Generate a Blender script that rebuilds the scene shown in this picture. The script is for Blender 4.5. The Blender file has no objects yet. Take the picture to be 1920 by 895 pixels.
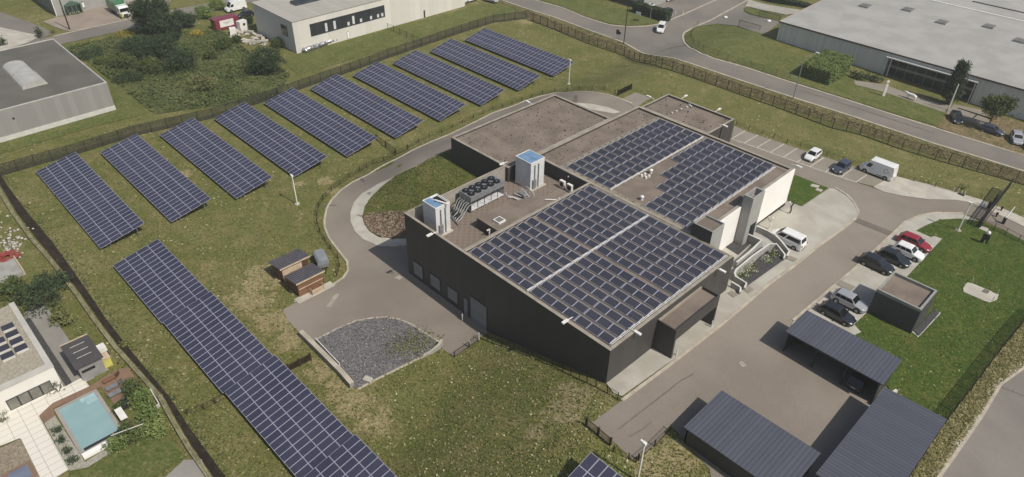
import bpy, bmesh, math, random
from mathutils import Vector, Matrix
rnd = random.Random(7)
PI = math.pi
sc = bpy.context.scene
C = sc.collection
# ------------------------------------------------------------------ camera model (metres, axes follow the plant's own grid)
FPX, CX, CY = 1337.0, 960.0, 447.5
pitch, roll = math.radians(35.92), math.radians(1.20)
R2 = math.sqrt(.5)
def rot(v):            # survey axes -> site axes
    return Vector((v[0]*R2 - v[1]*R2, v[0]*R2 + v[1]*R2, v[2]))
cp_, sp_ = math.cos(pitch), math.sin(pitch)
_r0, _d0, _u0 = Vector((1, 0, 0)), Vector((0, cp_, -sp_)), Vector((0, sp_, cp_))
cr_, sr_ = math.cos(roll), math.sin(roll)
CR, CU, CD = rot(_r0*cr_ + _u0*sr_), rot(_u0*cr_ - _r0*sr_), rot(_d0)
CAM = rot(Vector((14.1, -76.8, 62.0)))
def ray(px, py):
    return CD*FPX + CR*(px - CX) - CU*(py - CY)
def sm(t):
    t = max(0.0, min(1.0, t)); return t*t*(3 - 2*t)
def cl(t): return max(0.0, min(1.0, t))
def T(x, y):
    s0 = 16 + 10*cl(-y/28)
    t = (x - s0)/18.6
    d1 = (cl(t - .07) + cl(t) + cl(t + .07))/3
    d2 = sm((x + 30)/17)*sm((y - 2)/14)
    P = max(.3, min(6.2, 6.2 - .0245*x - .037*y))
    return P*(1 - (1 - d1)*(1 - d2))
def Zp(px, py, z):
    r = ray(px, py); return CAM + r*((z - CAM.z)/r.z)
def Xp(px, py, x):
    r = ray(px, py); return CAM + r*((x - CAM.x)/r.x)
def Yp(px, py, y):
    r = ray(px, py); return CAM + r*((y - CAM.y)/r.y)
def G(px, py, h=0.0):
    z = 2.0
    for i in range(40):
        p = Zp(px, py, z); z += .6*(T(p.x, p.y) + h - z)
    return Zp(px, py, z)
# ------------------------------------------------------------------ mesh builder
class MB:
    def __init__(s): s.v = []; s.f = []; s.m = []; s.sm = []
    def poly(s, pts, mi=0, smooth=False):
        n = len(s.v); s.v += [tuple(p) for p in pts]; s.f.append(tuple(range(n, n+len(pts)))); s.m.append(mi); s.sm.append(smooth)
    def mesh(s, vs, fs, mi=0, smooth=False):
        n = len(s.v); s.v += [tuple(p) for p in vs]
        for f in fs: s.f.append(tuple(i+n for i in f)); s.m.append(mi); s.sm.append(smooth)
    def box(s, x0, x1, y0, y1, z0, z1, mi=0, M=None):
        vs = [Vector(p) for p in ((x0,y0,z0),(x1,y0,z0),(x1,y1,z0),(x0,y1,z0),(x0,y0,z1),(x1,y0,z1),(x1,y1,z1),(x0,y1,z1))]
        if M: vs = [M @ p for p in vs]
        s.mesh(vs, ((3,2,1,0),(4,5,6,7),(0,1,5,4),(1,2,6,5),(2,3,7,6),(3,0,4,7)), mi); return s
    def prism(s, pts, z0, z1, mi=0, mtop=None):
        n = len(pts)
        if sum(pts[i][0]*pts[(i+1)%n][1]-pts[(i+1)%n][0]*pts[i][1] for i in range(n)) < 0: pts = pts[::-1]
        a = [(p[0], p[1], z0) for p in pts]; b = [(p[0], p[1], z1) for p in pts]
        s.mesh(a+b, [tuple(range(n-1,-1,-1))] + [(i, (i+1)%n, (i+1)%n+n, i+n) for i in range(n)], mi)
        s.poly(b, mi if mtop is None else mtop); return s
    def cyl(s, p0, p1, r0, r1=None, n=10, mi=0, caps=True, smooth=True):
        r1 = r0 if r1 is None else r1
        p0, p1 = Vector(p0), Vector(p1); d = (p1-p0).normalized()
        a = d.orthogonal().normalized(); b = d.cross(a)
        A = [p0 + (a*math.cos(2*PI*i/n) + b*math.sin(2*PI*i/n))*r0 for i in range(n)]
        B = [p1 + (a*math.cos(2*PI*i/n) + b*math.sin(2*PI*i/n))*r1 for i in range(n)]
        s.mesh(A+B, [(i, (i+1)%n, (i+1)%n+n, i+n) for i in range(n)], mi, smooth)
        if caps: s.poly(A[::-1], mi); s.poly(B, mi)
        return s
    def tube(s, pts, r, n=6, mi=0):
        for a, b in zip(pts, pts[1:]): s.cyl(a, b, r, r, n, mi)
        return s
    def ball(s, c, r, n=8, mi=0, sz=1.0):
        c = Vector(c); vs = []; m = n//2
        for j in range(m+1):
            t = PI*j/m
            for i in range(n): vs.append(c + Vector((math.sin(t)*math.cos(2*PI*i/n)*r, math.sin(t)*math.sin(2*PI*i/n)*r, math.cos(t)*r*sz)))
        s.mesh(vs, [(j*n+i, (j+1)*n+i, (j+1)*n+(i+1)%n, j*n+(i+1)%n) for j in range(m) for i in range(n)], mi, True); return s
    def loft(s, rings, mi=0, smooth=False, capa=True, capb=True, mf=None):
        n = len(rings[0]); vs = [p for r in rings for p in r]
        for k in range(len(rings)-1):
            for i in range(n):
                m = mi if mf is None else mf(k, i)
                s.mesh([vs[k*n+i], vs[k*n+(i+1)%n], vs[(k+1)*n+(i+1)%n], vs[(k+1)*n+i]], [(0,1,2,3)], m, smooth)
        if capa: s.poly(rings[0][::-1], mi)
        if capb: s.poly(rings[-1], mi)
        return s
    def build(s, name, mats, parent=None, world=False, merge=False):
        me = bpy.data.meshes.new(name)
        off = parent.location if (world and parent is not None) else Vector((0,0,0))
        me.from_pydata([(p[0]-off[0], p[1]-off[1], p[2]-off[2]) for p in s.v], [], s.f)
        if not isinstance(mats, (list, tuple)): mats = [mats]
        for m in mats: me.materials.append(m)
        me.polygons.foreach_set('material_index', s.m); me.polygons.foreach_set('use_smooth', s.sm)
        if merge:
            bm = bmesh.new(); bm.from_mesh(me); bmesh.ops.remove_doubles(bm, verts=bm.verts, dist=.002); bm.to_mesh(me); bm.free()
        me.update()
        o = bpy.data.objects.new(name, me); C.objects.link(o)
        if parent is not None: o.parent = parent
        return o
def tag(o, label, cat, group=None, kind=None):
    if label: o['label'] = label
    if cat: o['category'] = cat
    if group: o['group'] = group
    if kind: o['kind'] = kind
    return o
def thing(name, label, cat, loc=(0,0,0), rz=0.0, group=None):
    o = bpy.data.objects.new(name, None); C.objects.link(o)
    o.location = loc; o.rotation_euler = (0, 0, rz); o.empty_display_size = .3
    return tag(o, label, cat, group)
def kids(o): return [c for c in C.objects if c.parent == o]
def dup(src, loc, rz=None, label=None, group=None):
    r = src.copy(); C.objects.link(r); r.location = loc
    if rz is not None: r.rotation_euler = (0, 0, rz)
    if label: r['label'] = label
    if group: r['group'] = group
    for ch in CH.get(src.name) or kids(src):
        c = ch.copy(); C.objects.link(c); c.parent = r
        for g in kids(ch):
            d = g.copy(); C.objects.link(d); d.parent = c
    return r
CH = {}
# ------------------------------------------------------------------ materials
def s2l(c): return tuple(((v/255)/12.92 if v/255 <= .04045 else ((v/255+.055)/1.055)**2.4) for v in c)
class NT:
    def __init__(s, name):
        s.mat = bpy.data.materials.new(name); s.mat.use_nodes = True
        s.t = s.mat.node_tree; s.b = s.t.nodes['Principled BSDF']; s.out = s.t.nodes['Material Output']
    def n(s, typ, **kw):
        x = s.t.nodes.new(typ)
        for k, v in kw.items():
            if k in x.inputs.keys() if isinstance(k, str) else False: x.inputs[k].default_value = v
            else: setattr(x, k, v)
        return x
    def l(s, a, b): s.t.links.new(a, b)
    def pos(s, obj=False):
        if obj: return s.n('ShaderNodeTexCoord').outputs['Object']
        return s.n('ShaderNodeNewGeometry').outputs['Position']
    def noise(s, vec, scale, detail=4, rough=.55, w=0):
        x = s.n('ShaderNodeTexNoise'); x.inputs['Scale'].default_value = scale; x.inputs['Detail'].default_value = detail
        x.inputs['Roughness'].default_value = rough
        if w:
            m = s.n('ShaderNodeVectorMath', operation='ADD'); m.inputs[1].default_value = (w*17.3, w*9.1, w*3.7); s.l(vec, m.inputs[0]); vec = m.outputs[0]
        s.l(vec, x.inputs['Vector']); return x.outputs['Fac']
    def ramp(s, fac, a, b, va=0.0, vb=1.0):
        x = s.n('ShaderNodeMapRange', interpolation_type='SMOOTHSTEP'); x.inputs['From Min'].default_value = a; x.inputs['From Max'].default_value = b
        x.inputs['To Min'].default_value = va; x.inputs['To Max'].default_value = vb
        s.l(fac, x.inputs['Value']); return x.outputs['Result']
    def mix(s, fac, a, b):
        x = s.n('ShaderNodeMix', data_type='RGBA')
        for i, v in ((0, fac), (6, a), (7, b)):
            if hasattr(v, 'is_linked') or hasattr(v, 'links'): s.l(v, x.inputs[i])
            elif i == 0: x.inputs[0].default_value = v
            else: x.inputs[i].default_value = (*v[:3], 1)
        return x.outputs[2]
    def math(s, op, a, b=0.0):
        x = s.n('ShaderNodeMath', operation=op)
        for i, v in ((0, a), (1, b)):
            if hasattr(v, 'links'): s.l(v, x.inputs[i])
            else: x.inputs[i].default_value = v
        return x.outputs[0]
    def col(s, c):
        if hasattr(c, 'links'): s.l(c, s.b.inputs['Base Color'])
        else: s.b.inputs['Base Color'].default_value = (*c[:3], 1)
    def bump(s, fac, strength=.4, dist=.05):
        x = s.n('ShaderNodeBump'); x.inputs['Strength'].default_value = strength; x.inputs['Distance'].default_value = dist
        s.l(fac, x.inputs['Height']); s.l(x.outputs['Normal'], s.b.inputs['Normal'])
    def fin(s, rough=.8, spec=.3, metal=0.0):
        s.b.inputs['Roughness'].default_value = rough; s.b.inputs['Specular IOR Level'].default_value = spec; s.b.inputs['Metallic'].default_value = metal
        return s.mat
def M(name, c, c2=None, scale=1.0, rough=.75, spec=.3, metal=0.0, bump=0.0, bscale=None, obj=False, detail=5, contrast=(.35, .65), fine=0.0, fscale=12.0):
    """plain material with mottled variation between c and c2 (linear colours)"""
    n = NT(name); p = n.pos(obj)
    c2 = c2 or tuple(v*.82 for v in c)
    f = n.ramp(n.noise(p, scale, detail), *contrast)
    k = n.mix(f, c, c2)
    if fine:
        g = n.ramp(n.noise(p, fscale, 3, .7, 3), .3, .7)
        dk = n.mix(1.0, k, k)
        x = n.n('ShaderNodeMix', data_type='RGBA', blend_type='MULTIPLY'); n.l(k, x.inputs[6])
        gg = n.mix(g, (1-fine,)*3, (1+fine*.6,)*3); n.l(gg, x.inputs[7]); x.inputs[0].default_value = 1.0
        k = x.outputs[2]
    n.col(k)
    if bump: n.bump(n.noise(p, bscale or scale*8, 4), bump, .05)
    return n.fin(rough, spec, metal)
A9 = .92
def L(r, g, b, k=A9): return tuple(v*k for v in s2l((r, g, b)))
def stripes(name, c, c2, axis, period, width, obj=False, rough=.5, spec=.4, bump=.5, metal=0.0, mott=.1):
    """ribbed / planked sheet: dark narrow grooves every <period> metres along an axis"""
    n = NT(name); p = n.pos(obj); x = n.n('ShaderNodeSeparateXYZ'); n.l(p, x.inputs[0])
    a = x.outputs['XYZ'.index(axis)]
    f = n.math('FRACT', n.math('MULTIPLY', a, 1.0/period))
    g = n.math('LESS_THAN', f, width)
    v = n.ramp(n.noise(p, .5, 5), .3, .7, -mott, mott)
    g2 = n.math('ADD', g, v)
    wn = n.n('ShaderNodeTexWhiteNoise', noise_dimensions='1D'); n.l(n.math('FLOOR', n.math('MULTIPLY', a, 1.0/period)), wn.inputs['W'])
    k = n.mix(g2, c, c2); q = n.n('ShaderNodeMix', data_type='RGBA', blend_type='MULTIPLY'); q.inputs[0].default_value = 1; n.l(k, q.inputs[6]); n.l(n.mix(wn.outputs['Value'], (.93,)*3, (1.07,)*3), q.inputs[7])
    n.col(q.outputs[2])
    if bump: n.bump(n.math('SUBTRACT', 1.0, g), bump, .03)
    return n.fin(rough, spec, metal)
# dry/green ground --------------------------------------------------------
def grass_mat(name, greens, dry, dryamt=.5, specks=.0, blobs=(), scale=.12, mow=None, blobcol=None, sandy=None, grain=1.0):
    n = NT(name); p = n.pos()
    a, b, c = greens
    k = n.mix(n.ramp(n.noise(p, scale, 5, .6), .38, .62), a, b)
    k = n.mix(n.ramp(n.noise(p, scale*4, 5, .65, 2), .45, .7), k, c)
    k = n.mix(n.math('MULTIPLY', n.ramp(n.noise(p, scale*1.7, 8, .72, 5), .5, .68), dryamt), k, dry)
    if mow:
        mp = n.n('ShaderNodeMapping'); mp.inputs['Rotation'].default_value = (0, 0, mow[0]); n.l(p, mp.inputs['Vector'])
        w = n.n('ShaderNodeTexWave'); w.inputs['Scale'].default_value = mow[1]; w.inputs['Distortion'].default_value = .8; n.l(mp.outputs[0], w.inputs['Vector'])
        k = n.mix(n.math('MULTIPLY', n.ramp(w.outputs['Fac'], .3, .7), .35), k, tuple(v*1.35 for v in b))
    if blobs:
        tot = None
        for (bx, by, br) in blobs:
            d = n.n('ShaderNodeVectorMath', operation='DISTANCE'); n.l(p, d.inputs[0]); 
            d.inputs[1].default_value = (bx, by, T(bx, by))
            m = n.ramp(d.outputs['Value'], br*1.25, br*.25)
            tot = m if tot is None else n.math('MAXIMUM', tot, m)
        nz = n.ramp(n.noise(p, .9, 9, .78, 7), .34, .66)
        m = n.ramp(n.math('ADD', n.math('MULTIPLY', tot, .85), n.math('MULTIPLY', nz, 1.0)), .9, 1.25)
        k = n.mix(n.math('MULTIPLY', m, .75), k, sandy or dry)
    # tufts: fine light/dark grain
    g = n.ramp(n.noise(p, 3.2, 6, .75, 9), .3, .72)
    x = n.n('ShaderNodeMix', data_type='RGBA', blend_type='MULTIPLY'); x.inputs[0].default_value = 1; n.l(k, x.inputs[6]); n.l(n.mix(g, tuple(1-v*grain for v in (.36,.34,.38)), tuple(1+v*grain for v in (.38,.36,.3))), x.inputs[7]); k = x.outputs[2]
    if specks:
        v = n.n('ShaderNodeTexVoronoi'); v.inputs['Scale'].default_value = 1.05; v.inputs['Randomness'].default_value = 1; n.l(p, v.inputs['Vector'])
        sp = n.ramp(v.outputs['Distance'], .24, .1)
        big = n.ramp(n.noise(p, .07, 5, .65, 11), .40, .58)
        vc = n.n('ShaderNodeSeparateColor'); n.l(v.outputs['Color'], vc.inputs[0])
        sel = n.ramp(vc.outputs[0], .3, .8)
        k = n.mix(n.math('MULTIPLY', n.math('MULTIPLY', sp, n.math('MULTIPLY', big, sel)), specks), k, (.46, .45, .28))
    n.col(k); n.bump(n.noise(p, 2.6, 6, .75), .9, .16)
    return n.fin(.95, .1)
# ================================================================== SETTING
def frange(a, b, d):
    out = []; v = a
    while v < b - 1e-6: out.append(v); v += d
    out.append(b); return out
def make_ground(mat):
    xs = [-2500,-1200,-600,-350,-240,-190] + frange(-165, 132, 1.5) + [170,240,350,600,1200,2500]
    ys = [-2500,-1200,-600,-300,-160,-110] + frange(-84, 195, 1.5) + [230,300,420,700,1300,2500]
    nx, ny = len(xs), len(ys)
    vs = [(x, y, T(x, y)) for y in ys for x in xs]
    fs = [(j*nx+i, j*nx+i+1, (j+1)*nx+i+1, (j+1)*nx+i) for j in range(ny-1) for i in range(nx-1)]
    me = bpy.data.meshes.new('ground'); me.from_pydata(vs, [], fs); me.materials.append(mat)
    me.polygons.foreach_set('use_smooth', [True]*len(fs)); me.update()
    o = bpy.data.objects.new('ground', me); C.objects.link(o); o['kind'] = 'structure'; return o
def PX(*pts): return [G(*p) for p in pts]
def smooth_poly(pts, closed=False, n=4):
    """Catmull-Rom through 2D/3D points"""
    out = []; N = len(pts)
    for i in range(N if closed else N-1):
        g = lambda k: Vector(pts[k % N] if closed else pts[max(0, min(N-1, k))][:])
        p0, p1, p2, p3 = Vector(g(i-1)), Vector(g(i)), Vector(g(i+1)), Vector(g(i+2))
        for k in range(n):
            t = k/n
            out.append(.5*((2*p1) + (p2-p0)*t + (2*p0-5*p1+4*p2-p3)*t*t + (3*p1-p0-3*p2+p3)*t*t*t))
    if not closed: out.append(Vector(pts[-1]))
    return out
from mathutils.geometry import delaunay_2d_cdt
NSH = 0
SHEETS = []
def sheet(name, pts, mat, off, step=2.0, kind='structure', base=None):
    global NSH
    NSH += 1; off += NSH*.0007; SHEETS.append((name, [(p[0], p[1]) for p in pts], (min(p[0] for p in pts), max(p[0] for p in pts), min(p[1] for p in pts), max(p[1] for p in pts))))
    bm = bmesh.new()
    cv, ce, cf = delaunay_2d_cdt([Vector((p[0], p[1])) for p in pts], [], [list(range(len(pts)))], 1, 1e-4)[:3]
    vs = [bm.verts.new((p[0], p[1], 0)) for p in cv]
    for f in cf: bm.faces.new([vs[i] for i in f])
    x0, x1 = min(p[0] for p in pts), max(p[0] for p in pts); y0, y1 = min(p[1] for p in pts), max(p[1] for p in pts)
    flat = all(abs(T(x, y) - T(x0, y0)) < .02 for x in (x0, x1, (x0+x1)/2) for y in (y0, y1, (y0+y1)/2))
    if not flat:
        k = math.ceil(x0/step)
        while k*step < x1:
            bmesh.ops.bisect_plane(bm, geom=bm.verts[:]+bm.edges[:]+bm.faces[:], plane_co=(k*step,0,0), plane_no=(1,0,0)); k += 1
        k = math.ceil(y0/step)
        while k*step < y1:
            bmesh.ops.bisect_plane(bm, geom=bm.verts[:]+bm.edges[:]+bm.faces[:], plane_co=(0,k*step,0), plane_no=(0,1,0)); k += 1
    for v in bm.verts: v.co.z = T(v.co.x, v.co.y) + off
    bmesh.ops.recalc_face_normals(bm, faces=bm.faces[:])
    if sum(f.normal.z for f in bm.faces) < 0: bmesh.ops.reverse_faces(bm, faces=bm.faces[:])
    me = bpy.data.meshes.new(name); bm.to_mesh(me); bm.free(); me.materials.append(mat)
    for pl in me.polygons: pl.use_smooth = True
    o = bpy.data.objects.new(name, me); C.objects.link(o)
    if kind: o['kind'] = kind
    return o
def resample(pts, d):
    out = [Vector(pts[0])]
    for a, b in zip(pts, pts[1:]):
        a, b = Vector(a), Vector(b); n = max(1, int((b-a).length/d + .5))
        out += [a + (b-a)*(k/n) for k in range(1, n+1)]
    return out
def strip(name, pts, mat, w, h, off=0.0, kind='structure', down=.3, build=True, mb=None):
    """low kerb / wall following a line of ground points"""
    pts = resample([(p[0], p[1], 0) for p in pts], 1.5); mb = mb or MB(); rings = []
    for i, p in enumerate(pts):
        d = (pts[min(i+1, len(pts)-1)] - pts[max(i-1, 0)]).normalized(); nrm = Vector((-d.y, d.x, 0))*(w/2); z = T(p.x, p.y) + off
        a, b = p + nrm, p - nrm
        rings.append([(a.x,a.y,z-down), (b.x,b.y,z-down), (b.x,b.y,z+h), (a.x,a.y,z+h)])
    mb.loft(rings)
    if not build: return mb
    o = mb.build(name, mat)
    if kind: o['kind'] = kind
    return o
DRY = L(148,134,100); SAND = L(160,145,112)
blobs = []
for px, py, r in ((500,520,4.5),(470,560,4),(540,600,3.5),(500,600,3),(610,690,3.2),(640,730,3),(1085,742,2.0),(1005,815,1.6),(1062,728,1.5),(610,340,1.8),(625,360,1.6),(560,345,1.5),(1060,770,3),(1270,860,3),(1230,880,3),(120,215,1),(345,327,2.0),(1010,35,4),(985,40,3),(540,640,2.5),(590,700,2.5),(620,670,2),(700,790,3),(660,760,3)):
    g = G(px, py); blobs.append((g.x, g.y, r))
m_field = grass_mat('field_grass', (L(112,112,68), L(101,105,58), L(122,115,74)), DRY, .5, .95, blobs, .11, sandy=SAND)
m_lawn = grass_mat('mown_lawn', (L(76,94,42), L(67,87,36), L(94,102,50)), L(122,114,66), .4, .15, (), .2, mow=(.8, .6))
m_isl = grass_mat('island_grass', (L(98,103,56), L(84,94,46), L(114,108,66)), L(128,120,78), .5, .3, (), .16)
m_lawn2 = grass_mat('garden_lawn', (L(100,106,62), L(86,97,50), L(116,114,72)), L(134,126,84), .45, .3, (), .3)
m_verge = grass_mat('dry_verge', (L(128,119,84), L(104,97,64), L(146,134,100)), L(158,146,114), .8, .5, (), .5, grain=1.7)
m_embank = grass_mat('brown_verge', (L(124,110,84), L(106,98,70), L(138,122,96)), L(148,132,106), .6, .4, (), .4, grain=1.6)
m_dirt = grass_mat('bare_earth', (L(150,132,114), L(130,112,96), L(164,148,126)), L(176,164,138), .6, 0, (), .5, grain=1.4)
m_scrubfloor = grass_mat('scrub_floor', (L(98,102,66), L(80,88,52), L(112,110,74)), L(128,120,84), .4, .5, (), .25)
m_drive = M('drive_asphalt', L(147,138,126), L(132,123,112), .07, .9, .15, bump=.15, bscale=14, fine=.10, fscale=7, detail=8)
m_street = M('street_asphalt', L(122,117,109), L(134,128,119), .1, .9, .15, bump=.15, bscale=10, fine=.09, fscale=5, detail=8)
m_roadc = M('road_concrete', L(140,134,126), L(128,122,115), .12, .9, .15, bump=.1, fine=.07, fscale=6, detail=8)
m_conc = M('pale_concrete', L(192,187,173), L(176,170,157), .5, .9, .15, fine=.06, fscale=9, detail=8)
m_kerb = M('kerb_concrete', L(190,180,162), L(168,158,142), .8, .9, .15)
m_pave = M('light_paving', L(182,178,166), L(168,163,150), .35, .9, .15, fine=.08, fscale=6, detail=8)
m_bay = M('bay_paving', L(150,142,130), L(140,133,120), .2, .9, .15, fine=.08, fscale=6)
m_white_line = M('line_paint', L(216,210,198), L(190,184,172), 2, .8, .2)
m_brick = M('brick_apron_paving', L(160,146,132), L(148,136,124), .2, .9, .1, fine=.08, fscale=5)
m_gravel = M('grey_gravel', L(130,127,126), L(104,102,102), 4.5, .95, .1, bump=.8, bscale=9, contrast=(.42,.6), fine=.3, fscale=11)
m_ditch = M('ditch_soil', L(44,38,33), L(58,50,44), .6, .95, .1)
m_seam = M('asphalt_seam', L(122,113,103), L(108,100,91), 2, .95, .1); m_patch = M('asphalt_patch', L(120,112,104), L(112,104,96), .6, .9, .1, fine=.08); m_stain = M('pale_stain', L(172,164,150), L(156,147,134), 1.5, .9, .1)
make_ground(m_field)
# --- access drive and yard
outer = [(1186,862),(1110,794),(1150,768),(1165,754)]
yard = [(1110,793.6),(1186,862),(1228,836),(1258,799),(1330,880),(1345,960),(1750,960),(1700,800),(1660,730),(1560,660),(1480,640),(1488.6,600),(1597.6,507.8),(1646,464),(1674.7,437.4),(1694.8,417),(1725,404),(1755,399),(1805,400.6),(1838,412),(1880,430),(1935,470),(1935,425),(1880,405),(1840,385),(1819,379),(1792,375),(1741.7,374.4),(1691,367),(1658,360),(1634.4,352.4),(1604,342),(1574,332),(1493.6,305),(1468,296),(1371,261.5),(1200,250),(1200,420),(1300,560),(1340,600),(1262,676),(1165,752)]
sheet('yard_drive', PX(*yard), m_drive, .05)
drive = [(1371,261.5),(1300,232),(1184.6,194.4),(1153,182),(1121,175),(1087,172.6),(1040,175),(1010,182),(985,190),(960,200.3),(925,212),(888,230.5),(844.5,252),(807.6,267),(774,282.4),(744,299),(733.9,310),(690,328.5),(661.8,342),(640,357),(621.7,375.4),(612.5,392),(608.3,414),(609,427),(617.4,447.5),(637.6,474),(651,491),(652.6,507.8),(644,521),(614,541.4),(560.5,564.8),(530,581.6),(540,601.7),(563.8,626.8),(590.6,640),(627.5,620),(667.7,603),(698,597.7),(724.7,596),(748,600),(771.6,610),(798.5,627),(818.6,640),(832,657),(852,669),(879,650),(899,635),(915,622),(960,620),(960,560),(830,440),(800,300),(840,285),(900,265),(1010,205),(1100,215),(1230,240)]
sheet('drive', PX(*drive), m_drive, .045)
strip('drive_kerb', PX(*[(1184.6,194.4),(1153,182),(1121,175),(1087,172.6),(1040,175),(1010,182),(985,190),(960,200.3),(925,212),(888,230.5),(844.5,252),(807.6,267),(774,282.4),(744,299),(690,328.5),(661.8,342),(640,357),(621.7,375.4),(612.5,392),(608.3,414),(609,427),(617.4,447.5),(637.6,474),(651,491),(652.6,507.8),(644,521),(614,541.4)]), m_kerb, .3, .11)
curve_strip = [(742,331),(707,347),(678.6,363.7),(663.5,380.5),(656.8,400.6),(657.6,417),(665,434),(680,449),(710,462.6),(734,463.4),(768,460),(768,449),(735.5,448.3),(710.4,445.8),(693.6,435.8),(683.6,422),(680,407),(684.4,389),(695,372),(717,350)]
sheet('concrete_edge_strip', PX(*curve_strip), m_conc, .10)
sheet('island_lawn', PX((742,331),(782,313),(814,296.5),(846,281),(870,285),(905,340),(800,440),(762,446),(735,448),(710,445),(694,436),(684,422),(680,407),(684,389),(695,372),(717,350)), m_isl, .13)
sheet('bare_soil', PX((682,408),(690,403),(700,400.5),(718,401),(736,399),(757,397),(800,440),(766,447),(748,447),(735,448),(712,445),(694,435),(684,422)), m_dirt, .17)
sheet('back_concrete', PX((1079,194),(1110,196),(1140,202),(1164,211.5),(1150,214),(1110,207),(1092,204)), m_conc, .10)
sheet('back_bay', PX((1165,187),(1192,174.5),(1222,184),(1190,203),(1180,195)), m_bay, .09)
# --- parking bays
sheet('parking_bays', PX((1371,261.5),(1376,236),(1397,246.4),(1445,262.3),(1494.5,279),(1548,296),(1600,313),(1640,324),(1674,330),(1640,351),(1604,342),(1574,332),(1493.6,305)), m_bay, .075)
lines = [((1371,261.5),(1397,246.4)),((1394,269.8),(1421,254)),((1418.3,278.2),(1445,262.3)),((1443.4,287.4),(1470,270.7)),((1468.6,295.8),(1494.5,279)),((1494.5,304.6),(1519,289)),((1519,313.5),(1544,297)),((1547,324),(1570,306)),((1575.8,333.5),(1597,318)),((1604,343),(1625,329))]
for a, b in lines: strip('bay_line', PX(a, b), m_white_line, .13, .012, .085)
strip('bay_edge_line', PX((1371,261.5),(1420,278.5),(1468.6,295.8),(1547,324),(1604,342.5)), m_white_line, .16, .012, .085)
sheet('gate_concrete', PX((1674,330),(1751,349.4),(1839.7,375.4),(1880,392),(1935,416),(1935,433),(1890,412),(1838,388),(1819,380.5),(1792,376),(1741.7,375),(1691,368),(1658,361),(1637,352)), m_conc, .10)
sheet('forecourt_paving', PX((1477.8,378.8),(1503,388.8),(1555,354.5),(1565,355),(1587,368.7),(1598,380.5),(1607.6,397),(1601,410.6),(1584,424),(1537,457.6),(1487,497.8),(1440,531),(1374,588),(1338,617),(1262,676),(1250,684),(1166,744),(1150,738),(1136,719),(1130,700),(1200,640),(1330,520),(1360,440),(1400,400)), m_pave, .10)
strip('forecourt_kerb', PX((1166,752),(1252,688),(1338,621),(1374,592),(1440,535),(1487,501),(1537,460.5),(1584,427),(1603,412),(1609.5,397),(1600,379.5),(1588,366.5),(1566,353)), m_kerb, .35, .09, .05)
sheet('side_lawn', PX((1477.8,378),(1503,388),(1553,354),(1491,329.5),(1478,340)), m_lawn, .13)
sheet('stepping_slabs', PX((1518.5,351),(1522,346.5),(1537,350),(1533,354.5)), m_conc, .17)
sheet('stepping_slab', PX((1528,358),(1532,354.5),(1543,358),(1539,362)), m_conc, .17)
sheet('car_bay_paving', PX((1488,601),(1490,604),(1599,510.5),(1648,466),(1677,439),(1697,419),(1727,406),(1755,401),(1805,402.5),(1836,416),(1800,411),(1762,413),(1735,424),(1717,434),(1745,446),(1752,444),(1766,449),(1743,474),(1705,515),(1690,530),(1660,560),(1628,585),(1601,610),(1614,624),(1560,650),(1480,620)), m_pave, .10)
strip('bay_kerb', PX((1486.6,602),(1597.6,508.4),(1646,464.5),(1674.7,438),(1695,418),(1725,405),(1755,400),(1805,401)), m_kerb, .35, .09, .05)
right_lawn = [(1717,434),(1735,424),(1762,413),(1800,410),(1836,416.5),(1880,432),(1950,468),(1950,560),(1918.6,605),(1869,665),(1818.8,732),(1772,791),(1700,780),(1660,720),(1580,640),(1601,611),(1628,586),(1690,531),(1705,516),(1743,475),(1765,449),(1745,447)]
sheet('right_lawn', PX(*right_lawn), m_lawn, .09)
sheet('lawn_slab', PX((1805,540),(1813.5,531.5),(1822,533),(1872,554),(1868,564),(1855,569),(1845,566),(1806,549)), m_conc, .14)
sheet('lawn_grate', PX((1840,549),(1845,544),(1855,548),(1851,553)), m_patch, .19)
sheet('lawn_slab.001', PX((1834,430),(1838,425),(1854,430.5),(1850,436.5)), m_pave, .14)
sheet('verge', PX((1950,560),(1918.6,605),(1869,665),(1818.8,732),(1772,791),(1740,840),(1690,912),(1745,912),(1795,840),(1835,783),(1872,722),(1918.7,689),(1950,672)), m_verge, .07)
sheet('side_road', PX((1750,905),(1795,842),(1835,785),(1872,724),(1918.7,691),(2050,640),(2050,1000),(1700,1000)), m_roadc, .05)
strip('road_kerb', PX((1740,915),(1795,838),(1835,781),(1872,719),(1918.7,686),(1990,650)), m_kerb, .75, .08, .05)
def streak(name, px, w, mat, off):
    p = PX(*px); d = (p[-1]-p[0]); d.z = 0; d.normalize(); n = Vector((-d.y, d.x, 0)); r = random.Random(len(name)+int(px[0][0])); a = resample([Vector((q.x,q.y,0)) for q in p], .8)
    l = [q + n*w*r.uniform(.3,.6) for q in a]; k = [q - n*w*r.uniform(.3,.6) for q in a]; return sheet(name, l + k[::-1], mat, off)
streak('road_seam', [(1160,806),(1200,775),(1240,744),(1275,716),(1300,702)], .16, m_seam, .07); streak('road_seam.001', [(1180,820),(1205,806),(1222,792)], .12, m_seam, .07)
sheet('road_patch', PX((1600,416),(1606,409),(1676,437),(1668,443)), m_patch, .075); streak('road_stain', [(1388,686),(1396,683)], .9, m_stain, .075); streak('road_stain.001', [(616,577),(626,562),(632,552)], .7, m_stain, .07); streak('road_patch.001', [(733,514),(738,511)], .6, m_patch, .07); streak('road_stain.002', [(745,519),(752,524)], .9, m_stain, .07)
sheet('road_patch.002', PX((1076,180),(1083,180),(1083,191),(1076,191)), m_patch, .075); streak('road_seam.002', [(604,386),(630,386)], .35, m_patch, .07); streak('road_seam.003', [(672,332),(684,341)], .4, m_patch, .07)
streak('road_joint', [(1874,726),(1900,736),(1935,750)], .07, m_seam, .08)
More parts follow.
